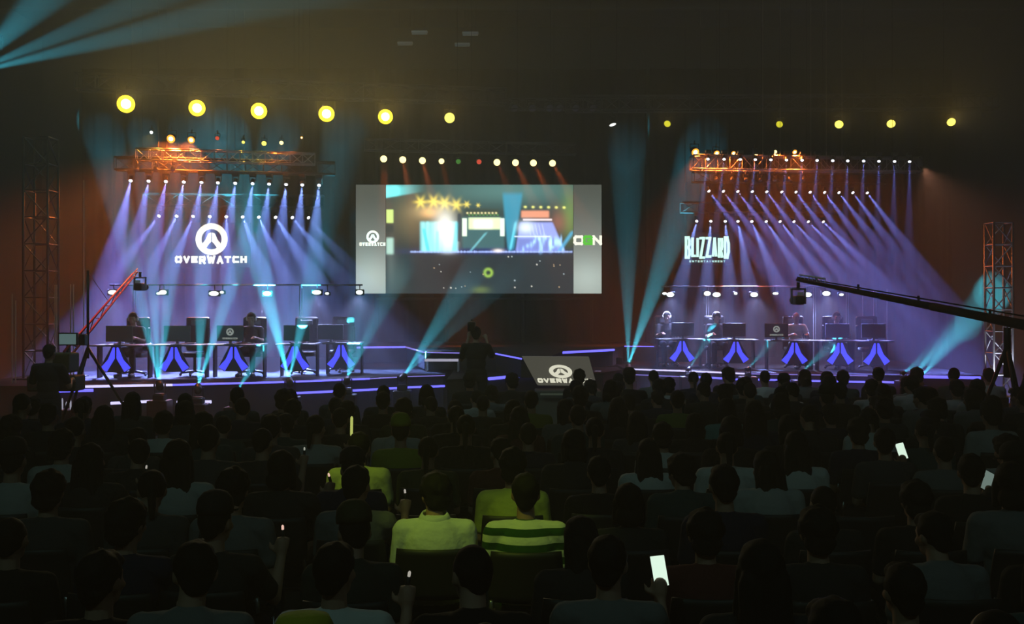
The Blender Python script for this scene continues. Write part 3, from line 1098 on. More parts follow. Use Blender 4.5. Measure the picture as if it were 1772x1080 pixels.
SG = 28.3
k = SG / F
t = sign('hanging_sign', 'white glowing round emblem over wide lettering above the stage wing', 365, 424, SG, 136, 78)
mb = MB(); emblem(mb, 1 * k, 10 * k, 27.5 * k, .03)
mb.build('emblem', SIGNW, t).location = (0, .02, 0)
mb = MB(); word(mb, 'OVERWATCH', -62 * k, 62 * k, -31 * k, -19 * k, 3.6 * k, .22, .03, {'W': 1.3, 'O': 1.05}, [(0, 0)] * 3 + [(-2 * k, 0)] + [(-1 * k, 1 * k)] + [(-1.5 * k, 0)] + [(0, 0)] * 3)
mb.build('lettering', SIGNW, t).location = (0, .02, 0)

t = sign('hanging_sign', 'mint glowing tall condensed lettering sign hung above the stage wing', 1224, 430, SG, 90, 56)
mb = MB()
word(mb, 'BLIZZARD', -39 * k, 39 * k, -17 * k, 21 * k, 4.3 * k, .10, .03, {'I': .42, 'Z': 1.05, 'L': .85, 'B': 1.1, 'D': 1.1},
     [(-1 * k, 0), (2 * k, -2 * k), (2 * k, -3 * k), (-1 * k, -1 * k), (1 * k, -1 * k), (3 * k, -2 * k), (1 * k, -3 * k), (-1 * k, 0)])
mb.build('lettering', SIGNM, t).location = (0, .02, 0)
mb = MB(); word(mb, 'ENTERTAINMENT', -31 * k, 31 * k, -24 * k, -20.5 * k, .9 * k, .55, .03)
mb.build('small_lettering', glow('dim_mint_light', (.45, .78, .7), 1.3), t).location = (0, .02, 0)

# ------------------------------------------------------------------ presenter's desk with the emblem
Yd = 19.2
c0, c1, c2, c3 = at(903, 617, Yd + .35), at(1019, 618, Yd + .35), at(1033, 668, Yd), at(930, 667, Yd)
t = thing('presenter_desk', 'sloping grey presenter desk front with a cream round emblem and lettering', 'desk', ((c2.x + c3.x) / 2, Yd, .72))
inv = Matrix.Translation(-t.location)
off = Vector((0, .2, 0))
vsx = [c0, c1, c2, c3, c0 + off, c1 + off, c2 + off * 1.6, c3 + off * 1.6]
o = MB().add(vsx, [(0, 3, 2, 1), (4, 5, 6, 7), (0, 1, 5, 4), (1, 2, 6, 5), (2, 3, 7, 6), (3, 0, 4, 7)]).build('body', glow('grey_glow_panel', (.80, .74, .56), .088), t)  # desk front gets its brightness from a faint glow in the material
o.matrix_parent_inverse = inv
u = (c1 - c0).normalized()
nz = (c0 - c3).normalized()
nf = u.cross(nz)
if nf.y > 0:
    nf = -nf
cen = at(965, 645, Yd + .15)
# a basis lying in the sloping face
up = (at(958, 617, Yd + .35) - at(972, 667, Yd)).normalized()
fn_ = u.cross(up).normalized()
if fn_.y > 0:
    fn_ = -fn_
zz = u.cross(-fn_).normalized()
BM = Matrix((( u.x, -fn_.x, up.x), (u.y, -fn_.y, up.y), (u.z, -fn_.z, up.z))).to_4x4()
kk = Yd / F
mb = MB(); emblem(mb, 0, 0, 1., .5)
o = mb.build('emblem', SIGNC, t)
tmpM = Matrix.Translation(at(970, 643.5, Yd + .16) + fn_ * .004) @ BM @ Matrix.Diagonal((20 * kk, .04, 13.2 * kk, 1))
for v in o.data.vertices:
    v.co = tmpM @ v.co
o.matrix_parent_inverse = inv
mb = MB(); word(mb, 'OVERWATCH', -47 * kk, 47 * kk, -4.2 * kk, 4.2 * kk, 2.4 * kk, .22, .02)
o = mb.build('lettering', SIGNC, t)
tmpM = Matrix.Translation(at(977.5, 659.5, Yd + .05) + fn_ * .004) @ BM
for v in o.data.vertices:
    v.co = tmpM @ v.co
o.matrix_parent_inverse = inv
mb = MB().box(((c2.x + c3.x) / 2 + .02, Yd + .25, .38), (1.22, .6, .72), None, .02)
o = mb.build('plinth', mat('olive_plinth', (.10, .10, .075), .7), t)
o.matrix_parent_inverse = inv
o = MB().box(((c2.x + c3.x) / 2 - .25, Yd - .12, .685), (.5, .03, .03)).build('lit_rail', mat('pale_rail', (.6, .56, .4), .5), t)
o.matrix_parent_inverse = inv

# white-edged side table on the forestage
p = on_z(768, 640, .9)
t = thing('side_table', 'low dark side table with white glowing edges on the forestage', 'table', (p.x, 22.4, .9))
kk = 22.4 / F
for s in (-26, 28):
    for yy in (-.2, .2):
        MB().tube((s * kk, yy, 0), (s * kk, yy, .24), .012, 6).build('leg', WHITEP, t)
MB().box((0, 0, .25), (.72, .46, .03), None, .006).build('tabletop', BLACK, t)
MB().box((0, -.236, .25), (.72, .012, .055)).build('front_edge', glow('white_edge', (.8, .78, 1.), .55), t)  # edge brightness is a glow set in the material, as on the rail
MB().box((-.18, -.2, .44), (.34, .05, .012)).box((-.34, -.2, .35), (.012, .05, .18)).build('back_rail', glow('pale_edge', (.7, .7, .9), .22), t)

# ------------------------------------------------------------------ people
def remeshed(mb, name, m, voxel=.011, smooth=4, ratio=.35, jit=0., cut=None):
    """Joins round forms into one continuous skin."""
    me = mb.mesh(name + '_raw', None)
    o = bpy.data.objects.new('raw', me)
    COL.objects.link(o)
    r = o.modifiers.new('r', 'REMESH'); r.mode = 'VOXEL'; r.voxel_size = voxel; r.use_smooth_shade = True
    s = o.modifiers.new('s', 'SMOOTH'); s.iterations = smooth; s.factor = .5
    d = o.modifiers.new('d', 'DECIMATE'); d.ratio = ratio
    dg = bpy.context.evaluated_depsgraph_get()
    dg.update()
    out = bpy.data.meshes.new_from_object(o.evaluated_get(dg))
    out.name = name
    bpy.data.objects.remove(o)
    bpy.data.meshes.remove(me)
    if jit:
        for v in out.vertices:
            n = noise.noise_vector(v.co * 28)
            v.co += n * jit
    out.polygons.foreach_set('use_smooth', [True] * len(out.polygons))
    out.materials.clear()
    out.materials.append(m)
    return out


def mirror(p, s):
    return Vector((p[0] * s, p[1], p[2]))


def hand(mb, w, e, s, curl=.5, down=Vector((0, 0, -1))):
    """A palm and five fingers from wrist w along direction e; s is the body side."""
    e = e.normalized()
    sidev = e.cross(down).normalized()
    inn = sidev if sidev.x * s < 0 else -sidev
    pc = w + e * .05
    mb.ell(pc, (.036, .036, .026), 10, 8)
    mb.caps(w, pc + e * .03, .026, .036, 10)
    for k in range(4):
        b = w + e * .085 + inn * (.030 - .020 * k)
        L = (.032, .036, .034, .027)[k]
        m1 = b + (e * (1 - curl * .4) + down * curl * .5).normalized() * L
        m2 = m1 + (e * (1 - curl) + down * curl * 1.0).normalized() * L * .85
        mb.caps(b - e * .015, m1, .0105, .0098, 8)
        mb.caps(m1, m2, .0098, .0085, 8)
    tb = w + e * .035 + inn * .030
    t1 = tb + (e * .6 + inn * .7 + down * .2).normalized() * .038
    mb.caps(tb, t1, .0125, .011, 8)
    mb.caps(t1, t1 + (e * .9 + inn * .1 + down * .3).normalized() * .028, .011, .009, 8)


def head_forms(mb, c, turn=0., nod=0.):
    M = Matrix.Translation(c) @ Matrix.Rotation(turn, 4, 'Z') @ Matrix.Rotation(nod, 4, 'X')
    mb.ell((0, 0, .012), (.076, .096, .104), 20, 14, M)
    mb.ell((0, .035, -.062), (.055, .062, .052), 14, 10, M)
    mb.ell((0, .088, -.022), (.013, .017, .026), 10, 8, M)      # nose
    mb.ell((0, .098, -.034), (.016, .013, .011), 10, 8, M)
    mb.ell((0, .086, .028), (.05, .014, .010), 12, 6, M)        # brow
    mb.ell((0, .088, -.070), (.024, .010, .006), 10, 6, M)      # lips
    mb.ell((0, .088, -.080), (.021, .010, .007), 10, 6, M)
    for s in (-1, 1):
        mb.ell((s * .077, -.004, -.008), (.011, .021, .031), 10, 8, M)
        mb.ell((s * .045, .066, -.025), (.022, .022, .022), 10, 8, M)
    return M


class Pose:
    pass


def seated(kind):
    """Joint positions of a seated figure facing +y; origin on the floor under the hips."""
    P = Pose()
    P.head, P.turn, P.nod = Vector((0, .025, 1.185)), 0., -.05
    P.neck0, P.neck1 = Vector((0, -.01, .99)), Vector((0, .012, 1.12))
    P.sh = [Vector((s * .185, -.005, .965)) for s in (-1, 1)]
    P.el = [Vector((-.225, .03, .70)), Vector((.225, .03, .70))]
    P.wr = [Vector((-.13, .27, .635)), Vector((.13, .27, .635))]
    P.he = [Vector((.35, 1, -.22)), Vector((-.35, 1, -.22))]
    P.curl = [.5, .5]
    P.hip = [Vector((s * .095, .01, .53)) for s in (-1, 1)]
    P.kn = [Vector((s * .13, .43, .53)) for s in (-1, 1)]
    P.an = [Vector((s * .13, .45, .10)) for s in (-1, 1)]
    P.toe = [Vector((s * .15, .60, .045)) for s in (-1, 1)]
    P.pel, P.waist, P.chest = Vector((0, -.01, .555)), Vector((0, -.02, .70)), Vector((0, -.015, .87))
    if kind == 'hold':
        P.el[1] = Vector((.27, .16, .76)); P.wr[1] = Vector((.27, .33, .93)); P.he[1] = Vector((0, .35, 1)); P.curl[1] = .95
        P.turn = -.25
    if kind == 'lean':
        P.head += Vector((.0, .07, -.03)); P.neck1 += Vector((0, .05, -.02)); P.neck0 += Vector((0, .03, -.01)); P.nod = -.2
        P.sh = [v + Vector((0, .03, -.01)) for v in P.sh]; P.chest += Vector((0, .02, 0)); P.turn = .35
    if kind == 'play':
        P.el = [Vector((s * .25, .12, .73)) for s in (-1, 1)]
        P.wr = [Vector((s * .17, .36, .80)) for s in (-1, 1)]
        P.he = [Vector((-s * .25, 1, .0)) for s in (-1, 1)]
        P.curl = [.35, .35]
    return P


def standing(kind):
    P = Pose()
    P.head, P.turn, P.nod = Vector((0, .03, 1.58)), 0., 0.
    P.neck0, P.neck1 = Vector((0, -.01, 1.38)), Vector((0, .012, 1.51))
    P.sh = [Vector((s * .19, 0, 1.36)) for s in (-1, 1)]
    P.el = [Vector((s * .29, .05, 1.09)) for s in (-1, 1)]
    P.wr = [Vector((s * .20, .26, 1.16)) for s in (-1, 1)]
    P.he = [Vector((-s * .2, 1, .1)) for s in (-1, 1)]
    P.curl = [.9, .9]
    P.hip = [Vector((s * .095, 0, .90)) for s in (-1, 1)]
    P.kn = [Vector((s * .115, .02, .49)) for s in (-1, 1)]
    P.an = [Vector((s * .125, -.02, .09)) for s in (-1, 1)]
    P.toe = [Vector((s * .145, .13, .04)) for s in (-1, 1)]
    P.pel, P.waist, P.chest = Vector((0, -.01, .93)), Vector((0, -.01, 1.09)), Vector((0, -.01, 1.26))
    if kind == 'shoulder_camera':
        P.el[1] = Vector((.27, .15, 1.18)); P.wr[1] = Vector((.16, .30, 1.47)); P.he[1] = Vector((-.2, .5, .8))
        P.el[0] = Vector((-.25, .14, 1.15)); P.wr[0] = Vector((-.14, .30, 1.50)); P.he[0] = Vector((.2, .3, 1))
    return P


def figure(P, prefix=''):
    """Meshes of a clothed figure: one continuous body, shirt, trousers, shoes."""
    b = MB()
    head_forms(b, P.head, P.turn, P.nod)
    b.caps(P.neck0, P.neck1, .058, .052)
    b.ell(P.chest, (.165, .105, .17)); b.ell(P.waist, (.140, .098, .15)); b.ell(P.pel, (.165, .115, .12))
    for i, s in enumerate((-1, 1)):
        b.caps(P.neck0 * .6 + P.sh[i] * .4 + Vector((0, 0, .0)), P.sh[i], .055, .058)
        b.caps(P.sh[i], P.el[i], .050, .039)
        b.caps(P.el[i], P.wr[i], .039, .026)
        hand(b, P.wr[i], P.he[i], s, P.curl[i])
        b.caps(P.hip[i], P.kn[i], .083, .056)
        b.caps(P.kn[i], P.an[i], .056, .036)
        b.caps(P.an[i] + Vector((0, -.03, -.04)), P.toe[i], .036, .03)
    body = remeshed(b, 'body', SKIN, .0095, 2, .30)
    s_ = MB()
    s_.ell(P.chest, (.183, .125, .185)); s_.ell(P.waist, (.165, .122, .17)); s_.ell(P.pel + Vector((0, 0, .02)), (.178, .130, .11))
    s_.caps(P.neck0 + Vector((0, -.004, -.03)), P.neck0 + Vector((0, 0, .012)), .076, .068)
    for i in (0, 1):
        s_.caps(P.neck0 * .55 + P.sh[i] * .45 + Vector((0, 0, -.005)), P.sh[i] + Vector((0, 0, -.004)), .066, .070)
        e = P.sh[i].lerp(P.el[i], .72)
        s_.caps(P.sh[i], e, .068, .060)
    shirt = remeshed(s_, 'shirt', CLOTH, .012, 3, .4, .004)
    t_ = MB()
    t_.ell(P.pel + Vector((0, 0, -.03)), (.176, .128, .11))
    for i in (0, 1):
        t_.caps(P.hip[i], P.kn[i], .094, .069)
        t_.caps(P.kn[i], P.an[i] + Vector((0, 0, .02)), .069, .055)
    trousers = remeshed(t_, 'trousers', DENIM, .013, 3, .35, .004)
    f_ = MB()
    for i in (0, 1):
        h = P.an[i] + Vector((0, -.045, -.05))
        f_.caps((h.x, h.y, .042), (P.toe[i].x, P.toe[i].y + .01, .040), .042, .038)
        f_.box(((h.x + P.toe[i].x) / 2, (h.y + P.toe[i].y) / 2, .014), (.085, .25, .024), None, .01)
    shoes = f_.mesh('shoes', SHOE)
    return {'body': body, 'shirt': shirt, 'trousers': trousers, 'shoes': shoes, 'P': P}


def hair(style):
    """Hair built round the origin of the head."""
    h = MB()
    if style == 'short':
        h.ell((0, -.018, .030), (.086, .097, .098), 20, 14)
        h.ell((0, -.062, -.035), (.060, .040, .055))
        h.ell((0, .045, .075), (.062, .055, .042))
        return remeshed(h, 'hair', HAIRB, .009, 2, .45, .007)
    if style == 'thick':
        h.ell((0, -.015, .036), (.098, .108, .106), 20, 14)
        h.ell((0, -.060, -.035), (.080, .052, .070))
        h.ell((0, .05, .078), (.07, .06, .045))
        return remeshed(h, 'hair', HAIRB, .010, 2, .45, .012)
    if style == 'cropped':
        h.ell((0, -.014, .022), (.080, .094, .098), 20, 14)
        h.ell((0, -.06, -.035), (.05, .034, .045))
        return remeshed(h, 'hair', HAIRB, .009, 2, .45, .003)
    if style == 'long':
        h.ell((0, -.016, .030), (.090, .102, .102), 20, 14)
        for x in (-.055, -.02, .02, .055):
            h.caps((x, -.065, -.02), (x * 1.5, -.085, -.30), .045, .030)
        for s in (-1, 1):
            h.caps((s * .078, -.015, .0), (s * .10, -.03, -.20), .026, .024)
        return remeshed(h, 'hair', HAIRB, .010, 3, .45, .006)
    if style == 'bob':
        h.ell((0, -.016, .030), (.092, .104, .102), 20, 14)
        h.ell((0, -.05, -.075), (.092, .065, .075))
        for s in (-1, 1):
            h.caps((s * .080, .0, .0), (s * .088, .0, -.12), .024, .022)
        return remeshed(h, 'hair', HAIRB, .010, 3, .45, .005)
    if style == 'ponytail':
        h.ell((0, -.018, .028), (.083, .096, .097), 20, 14)
        h.ell((0, -.112, .035), (.028, .028, .028))
        h.caps((0, -.12, .03), (0, -.145, -.16), .032, .016)
        return remeshed(h, 'hair', HAIRB, .009, 2, .5, .004)


HAIR = {s: hair(s) for s in ('short', 'thick', 'cropped', 'long', 'bob', 'ponytail')}
HAIRWORD = {'short': 'short black hair', 'thick': 'thick black hair', 'cropped': 'cropped black hair', 'long': 'long black hair', 'bob': 'bobbed black hair',
            'ponytail': 'black ponytail', 'cap': 'a cap', 'hat': 'a bucket hat'}


def cap_mesh(bucket=False):
    if bucket:
        return MB().lathe([(.165, .005), (.160, .012), (.108, .060), (.100, .110), (.085, .140), (.04, .150), (.005, .152)], 28, Matrix.Translation((0, -.005, 0)), False, True).lathe(
            [(.163, .002), (.105, .054)], 28, Matrix.Translation((0, -.005, 0)), False, False).mesh('hat', CAPC)
    mb = MB().lathe([(.092, .02), (.096, .05), (.088, .095), (.06, .128), (.025, .14), (.005, .142)], 24, Matrix.Translation((0, -.005, 0)) @ Matrix.Diagonal((.96, 1.1, 1, 1)))
    poly = [(.075 * math.cos(a), .07 + .10 * math.sin(a)) for a in [PI * i / 12 for i in range(13)]]
    mb.prism(poly, .024, .034)
    return mb.mesh('cap', CAPC)


HAIR['cap'] = cap_mesh()
HAIR['hat'] = cap_mesh(True)
FIG = {k: figure(seated(k)) for k in ('lap', 'hold', 'lean', 'play')}
STRIPED = FIG['lap']['shirt'].copy()
STRIPED.materials.clear(); STRIPED.materials.append(STRIPE)
EYES = MB()
for s in (-1, 1):
    EYES.ell((s * .031, .082, .008), (.013, .010, .008), 10, 8)
EYES = EYES.mesh('eyes', mat('dark_eye', (.02, .015, .012), .2, 0, .6))
EYEW = None
COLLAR = MB().lathe([(.098, -.022), (.100, -.010), (.090, .012), (.078, .034), (.070, .034), (.074, .008), (.080, -.015)], 28, Matrix.Rotation(.22, 4, 'X') @ Matrix.Diagonal((1, .92, 1, 1)), False, False).mesh('collar', CLOTH)
STRAP = MB().path([(-.10, -.13, 1.0 - .99), (0, -.155, .85 - .99), (.10, -.16, .70 - .99), (.17, -.14, .58 - .99)], .018, 8).mesh('bag_strap', mat('black_strap', (.01, .01, .01), .8))
PHONES = MB()
PHONES.ell((.092, 0, -.005), (.022, .036, .042)).ell((-.092, 0, -.005), (.022, .036, .042))
for i in range(12):
    a0, a1 = PI * i / 12, PI * (i + 1) / 12
    PHONES.caps((.100 * math.cos(a0), 0, .02 + .115 * math.sin(a0)), (.100 * math.cos(a1), 0, .02 + .115 * math.sin(a1)), .010, .010, 8)
PHONES = PHONES.mesh('headphones', mat('pale_headphones', (.5, .5, .48), .4))


def person(fig, loc, rotz, sc, label, group, shirt_col, style, shirt_mesh=None, hat_col=None, extra=(), trousers_mat=None):
    G = FIG[fig]
    P = G['P']
    t = put('person', G['body'], None, loc, (0, 0, rotz))
    t.scale = (sc, sc, sc)
    tag(t, label, 'person', group)
    s = put('shirt', shirt_mesh or G['shirt'], t)
    s.color = (*shirt_col, 1)
    put('trousers', G['trousers'], t)
    put('shoes', G['shoes'], t)
    rot = Matrix.Rotation(P.turn, 4, 'Z') @ Matrix.Rotation(P.nod, 4, 'X')
    if style in ('cap', 'hat'):
        h = put('hair', HAIR['cropped'], t, P.head, rot.to_euler())
        c = put(style, HAIR[style], t, P.head + Vector((0, 0, .03)), rot.to_euler())
        c.color = (*(hat_col or (.02, .02, .02)), 1)
    else:
        put('hair', HAIR[style], t, P.head, rot.to_euler())
    for e in extra:
        if e == 'eyes':
            put('eyes', EYES, t, P.head, rot.to_euler())
        if e == 'headphones':
            put('headphones', PHONES, t, P.head, rot.to_euler())
        if e == 'collar':
            c = put('collar', COLLAR, s, P.neck0 + Vector((0, .0, .048)))
            c.color = (*shirt_col, 1)
        if e == 'strap':
            put('bag_strap', STRAP, t, P.neck0)
    return t


# audience chair ---------------------------------------------------------------
def chair_meshes():
    vs, fs = [], []
    nx, ny = 8, 8
    seat = MB().box((0, .02, .435), (.43, .42, .03), None, .014).mesh('seat', PLASTIC)
    b = MB()
    for i in range(nx + 1):
        for j in range(ny + 1):
            x = -.215 + .43 * i / nx
            z = .60 + .30 * j / ny
            y = -.205 - .05 * (j / ny) + .05 * (x / .215) ** 2
            rr = 1.
            vs.append((x * (1 - .06 * (j / ny) ** 3), y, z)); vs.append((x * (1 - .06 * (j / ny) ** 3), y - .016, z))
    st = (ny + 1) * 2
    for i in range(nx):
        for j in range(ny):
            a = i * st + j * 2
            fs.append((a, a + st, a + st + 2, a + 2)); fs.append((a + 1, a + 3, a + st + 3, a + st + 1))
    for i in range(nx):
        a = i * st; fs.append((a, a + 1, a + st + 1, a + st))
        a = i * st + ny * 2; fs.append((a, a + st, a + st + 1, a + 1))
    for j in range(ny):
        a = j * 2; fs.append((a, a + 2, a + 3, a + 1))
        a = nx * st + j * 2; fs.append((a, a + 1, a + 3, a + 2))
    b.add(vs, fs, None, True)
    back = b.mesh('backrest', PLASTIC)
    f = MB()
    for s in (-1, 1):
        f.path([(s * .20, .21, .0), (s * .20, .19, .41), (s * .20, -.16, .41), (s * .20, -.22, .62)], .012, 8)
        f.path([(s * .20, -.14, .41), (s * .21, -.26, .0)], .012, 8)
    f.tube((-.2, .19, .40), (.2, .19, .40), .010, 8).tube((-.2, -.15, .40), (.2, -.15, .40), .010, 8)
    frame = f.mesh('frame', mat('chair_chrome', (.35, .35, .36), .25, .9))
    return seat, back, frame


CH = chair_meshes()


def chair(loc, rotz, label, group):
    t = thing('stacking_chair', label, 'chair', loc, rotz, group)
    put('seat', CH[0], t); put('backrest', CH[1], t); put('frame', CH[2], t)
    return t


# things held up in the crowd ------------------------------------------------------
PH_BODY = MB().box((0, 0, 0), (.076, .009, .152), None, .004).mesh('phone_body', BLACK)
PH_SCR = MB().box((0, -.0055, 0), (.068, .002, .138)).mesh('screen', None)
STK_B = MB().tube((0, 0, -.05), (0, 0, .03), .011, 10).mesh('handle', PLASTIC)
STK_L = MB().lathe([(.011, .03), (.013, .05), (.013, .20), (.006, .215)], 12).mesh('glow_tube', None)
STK_S = MB().lathe([(.006, .03), (.007, .035), (.007, .050), (.003, .056)], 12).mesh('glow_tip', None)


def with_mat(me, m):
    k = (me.name, m.name)
    if k not in PLANES:
        c = me.copy(); c.materials.clear(); c.materials.append(m); PLANES[k] = c
    return PLANES[k]


SCRM = glow('phone_screen_mint', (.78, 1.0, .82), 1.0)
SCRD = glow('phone_screen_dim', (.45, .62, .55), .32)
STKY = glow('yellow_stick', (.80, .90, .22), .62)
STKW = glow('white_stick', (.8, .85, .7), .45)
STKR = glow('rosy_tip', (1., .62, .5), .9)
STKP = glow('pale_tip', (.8, .75, .65), .5)

# (kind, photo column, photo row, material, size, where)
HELD = [('phone', 1582, 780, SCRM, 'brightly lit smartphone held up far right in the crowd'),
        ('phone', 1683, 834, SCRD, 'dimly lit smartphone held low at the right edge of the crowd'),
        ('phone', 1156, 990, SCRM, 'bright white smartphone held nearest the camera, right of the striped shirt'),
        ('stick', 600, 752, STKY, 'tall yellow light stick held up left of the crowd middle'),
        ('stick', 515, 782, STKW, 'short white light stick held up left of the tall yellow one'),
        ('tip', 575, 828, STKR, 'tiny rosy light just below the yellow light stick'),
        ('tip', 480, 921, STKR, 'tiny rosy light in the crowd left of the capped person'),
        ('tip', 604, 924, STKP, 'tiny pale light beside the face of the capped person'),
        ('tip', 695, 857, STKP, 'tiny pale light ahead of the white collared shirt'),
        ('tip', 336, 1018, STKR, 'tiny rosy light low in the crowd, left side near the camera'),
        ('tip', 700, 1003, STKP, 'tiny pale light behind the white collared shirt'),
        ('tip', 229, 814, STKP, 'tiny pale light in the crowd at the far left')]

# ------------------------------------------------------------------ audience
PAL = [((.010, .010, .011), 'black', 9), ((.022, .022, .024), 'charcoal', 7), ((.05, .05, .053), 'dark grey', 4), ((.012, .016, .04), 'navy', 4), ((.03, .06, .06), 'dark teal', 3),
       ((.14, .14, .14), 'grey', 3), ((.33, .33, .32), 'pale grey', 2), ((.5, .5, .48), 'white', 2), ((.05, .055, .02), 'olive', 1), ((.09, .022, .02), 'maroon', 1)]
BAG = [p for p in PAL for _ in range(p[2])]
ra_ = random.Random(21)
rowsY = [16.2 - k for k in range(13)] + [3.35]
ROWNAME = ['front row'] + ['%s row' % ORD[i] for i in range(1, 14)]
SPECIAL = {  # (row, seat x): what is known of that person
    (10, .10): dict(col=(.62, .66, .5), word='green striped', style='short', mesh='striped', fig='lap'),
    (10, -.42): dict(col=(.62, .66, .58), word='white collared', style='thick', extra=('collar',), fig='lean'),
    (9, .03): dict(col=(.50, .55, .12), word='yellow-green', style='thick', fig='lap'),
    (8, -1.23): dict(col=(.55, .58, .25), word='pale yellow', style='short', fig='lap'),
    (11, -.78): dict(col=(.03, .035, .03), word='dark green', style='cap', hat=(.05, .045, .02), fig='lean'),
    (13, -.70): dict(col=(.05, .05, .03), word='olive', style='hat', hat=(.16, .18, .03), fig='lap'),
    (13, -1.60): dict(col=(.42, .45, .42), word='pale', style='thick', extra=('strap',), fig='lap'),
    (7, -1.0): dict(col=(.25, .28, .03), word='yellow-green', style='cap', hat=(.25, .28, .03), fig='lap'),
    (4, .22): dict(col=(.20, .20, .03), word='mustard', style='short', fig='lap'),
    (4, 1.85): dict(col=(.16, .2, .04), word='olive yellow', style='short', fig='lap'),
    (0, 1.07): dict(col=(.012, .012, .013), word='black', style='thick', fig='lap'),
    (5, 2.3): dict(col=(.12, .30, .29), word='light teal', style='bob', fig='lap'),
}
PITCH = .58
seats = []
for r, Y in enumerate(rowsY):
    x_lo = max(-.492 * Y - .15, -6.35 if r < 9 else -9)
    x_hi = .492 * Y + .15
    fixed = [x for (rr, x) in SPECIAL if rr == r]
    ref = fixed[0] if fixed else ra_.uniform(0, PITCH)
    n0 = math.ceil((x_lo - ref) / PITCH)
    n1 = math.floor((x_hi - ref) / PITCH)
    rowseats = []
    for n in range(n0, n1 + 1):
        x = ref + n * PITCH
        if 13.4 < Y < 15.6 and x > 6.2:
            continue
        pxs = 886 + x * F / Y
        if (900 < pxs < 985 and Y > 12.4) or (r == 11 and 690 < pxs < 1000) or (r == 12 and 850 < pxs < 960):
            continue
        if Y > (12.7 if pxs < 430 else 13.5 if pxs < 800 else 15.4 if pxs < 900 else 17):
            continue
        sp = next((SPECIAL[(rr, fx)] for (rr, fx) in SPECIAL if rr == r and abs(fx - x) < PITCH / 2), None)
        rowseats.append(dict(r=r, x=x + ra_.uniform(-.03, .03), Y=Y + ra_.uniform(-.05, .05), sp=sp, held=None, i=len(rowseats)))
    seats.append(rowseats)
for h in HELD:
    Yw = 1.24 * F / (h[2] - 530) - .375
    r = min(range(len(rowsY)), key=lambda k: abs(rowsY[k] - Yw))
    X = (h[1] - 886) * (rowsY[r] + .375) / F - .27
    cand = [s for s in seats[r] if not s['sp'] and not s['held']]
    s = min(cand, key=lambda s: abs(s['x'] - X))
    s['held'] = h
    s['Y'] = rowsY[r] + max(-.28, min(.28, Yw - rowsY[r]))
    if abs(s['x'] - X) < .27:
        s['x'] = X
for r, rowseats in enumerate(seats):
    people = 0
    for s in rowseats:
        s['empty'] = not s['sp'] and not s['held'] and ra_.random() < .06
        rot = ra_.uniform(-.10, .10)
        if not s['empty']:
            people += 1
        nth = ORD[people - 1]
        if s['empty']:
            chair((s['x'], s['Y'], 0), 0, 'empty black stacking chair after the %s person from left in the %s' % (ORD[max(0, people - 1)], ROWNAME[r]), 'audience chairs')
            continue
        chair((s['x'], s['Y'], 0), 0, 'black stacking chair under the %s person from left in the %s' % (nth, ROWNAME[r]), 'audience chairs')
        sp = s['sp']
        sc = ra_.uniform(.94, 1.05)
        if sp:
            lab = 'person in %s shirt with %s, %s from left in %s' % (sp['word'], HAIRWORD[sp['style']], nth, ROWNAME[r])
            person(sp['fig'], (s['x'], s['Y'], 0), rot * .3, .955 if sp['style'] == 'hat' else 1., lab, 'audience', sp['col'], sp['style'], STRIPED if sp.get('mesh') else None, sp.get('hat'), sp.get('extra', ()))
            continue
        col, wd, _ = ra_.choice(BAG)
        style = ra_.choice(['short'] * 5 + ['thick'] * 4 + ['cropped'] * 3 + ['long'] * 3 + ['bob'] * 2 + ['ponytail'] * 2 + ['cap'])
        fig = 'hold' if s['held'] else ra_.choice(['lap', 'lap', 'lean'])
        if s['held']:
            sc = 1.
            rot = 0
        lab = 'person in %s shirt with %s, %s from left in %s' % (wd, HAIRWORD[style], nth, ROWNAME[r])
        person(fig, (s['x'], s['Y'], 0), rot, sc, lab, 'audience', col, style, None, (.015, .015, .016))
        if s['held']:
            kd, px, py, m, hl = s['held']
            hp = Vector((s['x'] + .27, s['Y'] + .375, 1.045))
            if kd == 'phone':
                t = thing('smartphone', hl, 'phone', hp + Vector((0, .0, .02)), .0, 'phones held up in the crowd')
                t.rotation_euler = (-.35, ra_.uniform(-.5, .5), ra_.uniform(-.2, .2))
                put('screen', with_mat(PH_SCR, m), put('phone_body', PH_BODY, t))
            else:
                t = thing('light_stick', hl, 'light stick', hp + Vector((0, 0, .0)), 0, 'glowing sticks held up in the crowd')
                t.rotation_euler = (.1, ra_.uniform(-.25, .25) if kd == 'tip' else 0.03, 0)
                put('handle', STK_B, t)
                put('glow_tube', with_mat(STK_L if kd == 'stick' and m is STKY else STK_S, m), t)

# ------------------------------------------------------------------ player desks
MON = MB().box((0, 0, .22), (.54, .03, .32), None, .01).mesh('casing', GREYP)
MST = MB().box((0, .02, .03), (.05, .03, .10)).box((0, .02, .006), (.22, .16, .012), None, .004).mesh('stand', GREYP)
mb = MB(); emblem(mb, 0, .25, .075, .006)
word(mb, 'OVERWATCH', -.15, .15, .10, .135, .010, .3, .006)
MEM = mb.mesh('emblem', glow('dim_sign_light', (.75, .85, .8), .38))
KEYB = MB().box((0, 0, .012), (.40, .14, .022), None, .006).mesh('keyboard_body', PLASTIC)
DW, DH = .80, .68


def chevron():
    mb = MB()
    for s in (-1, 1):
        poly = [(s * .020, .27), (s * .052, .27), (s * .150, .03), (s * .295, -.13), (s * .175, -.21), (s * .105, -.09), (s * .020, .05)]
        n = len(poly)
        v = [(x, 0, z) for x, z in poly] + [(x, -.015, z) for x, z in poly]
        mb.add(v, [tuple(range(n)), tuple(range(n, 2 * n))] + [(k, (k + 1) % n, n + (k + 1) % n, n + k) for k in range(n)])
    return mb.mesh('chevron_light', CHEV)


CHV = chevron()


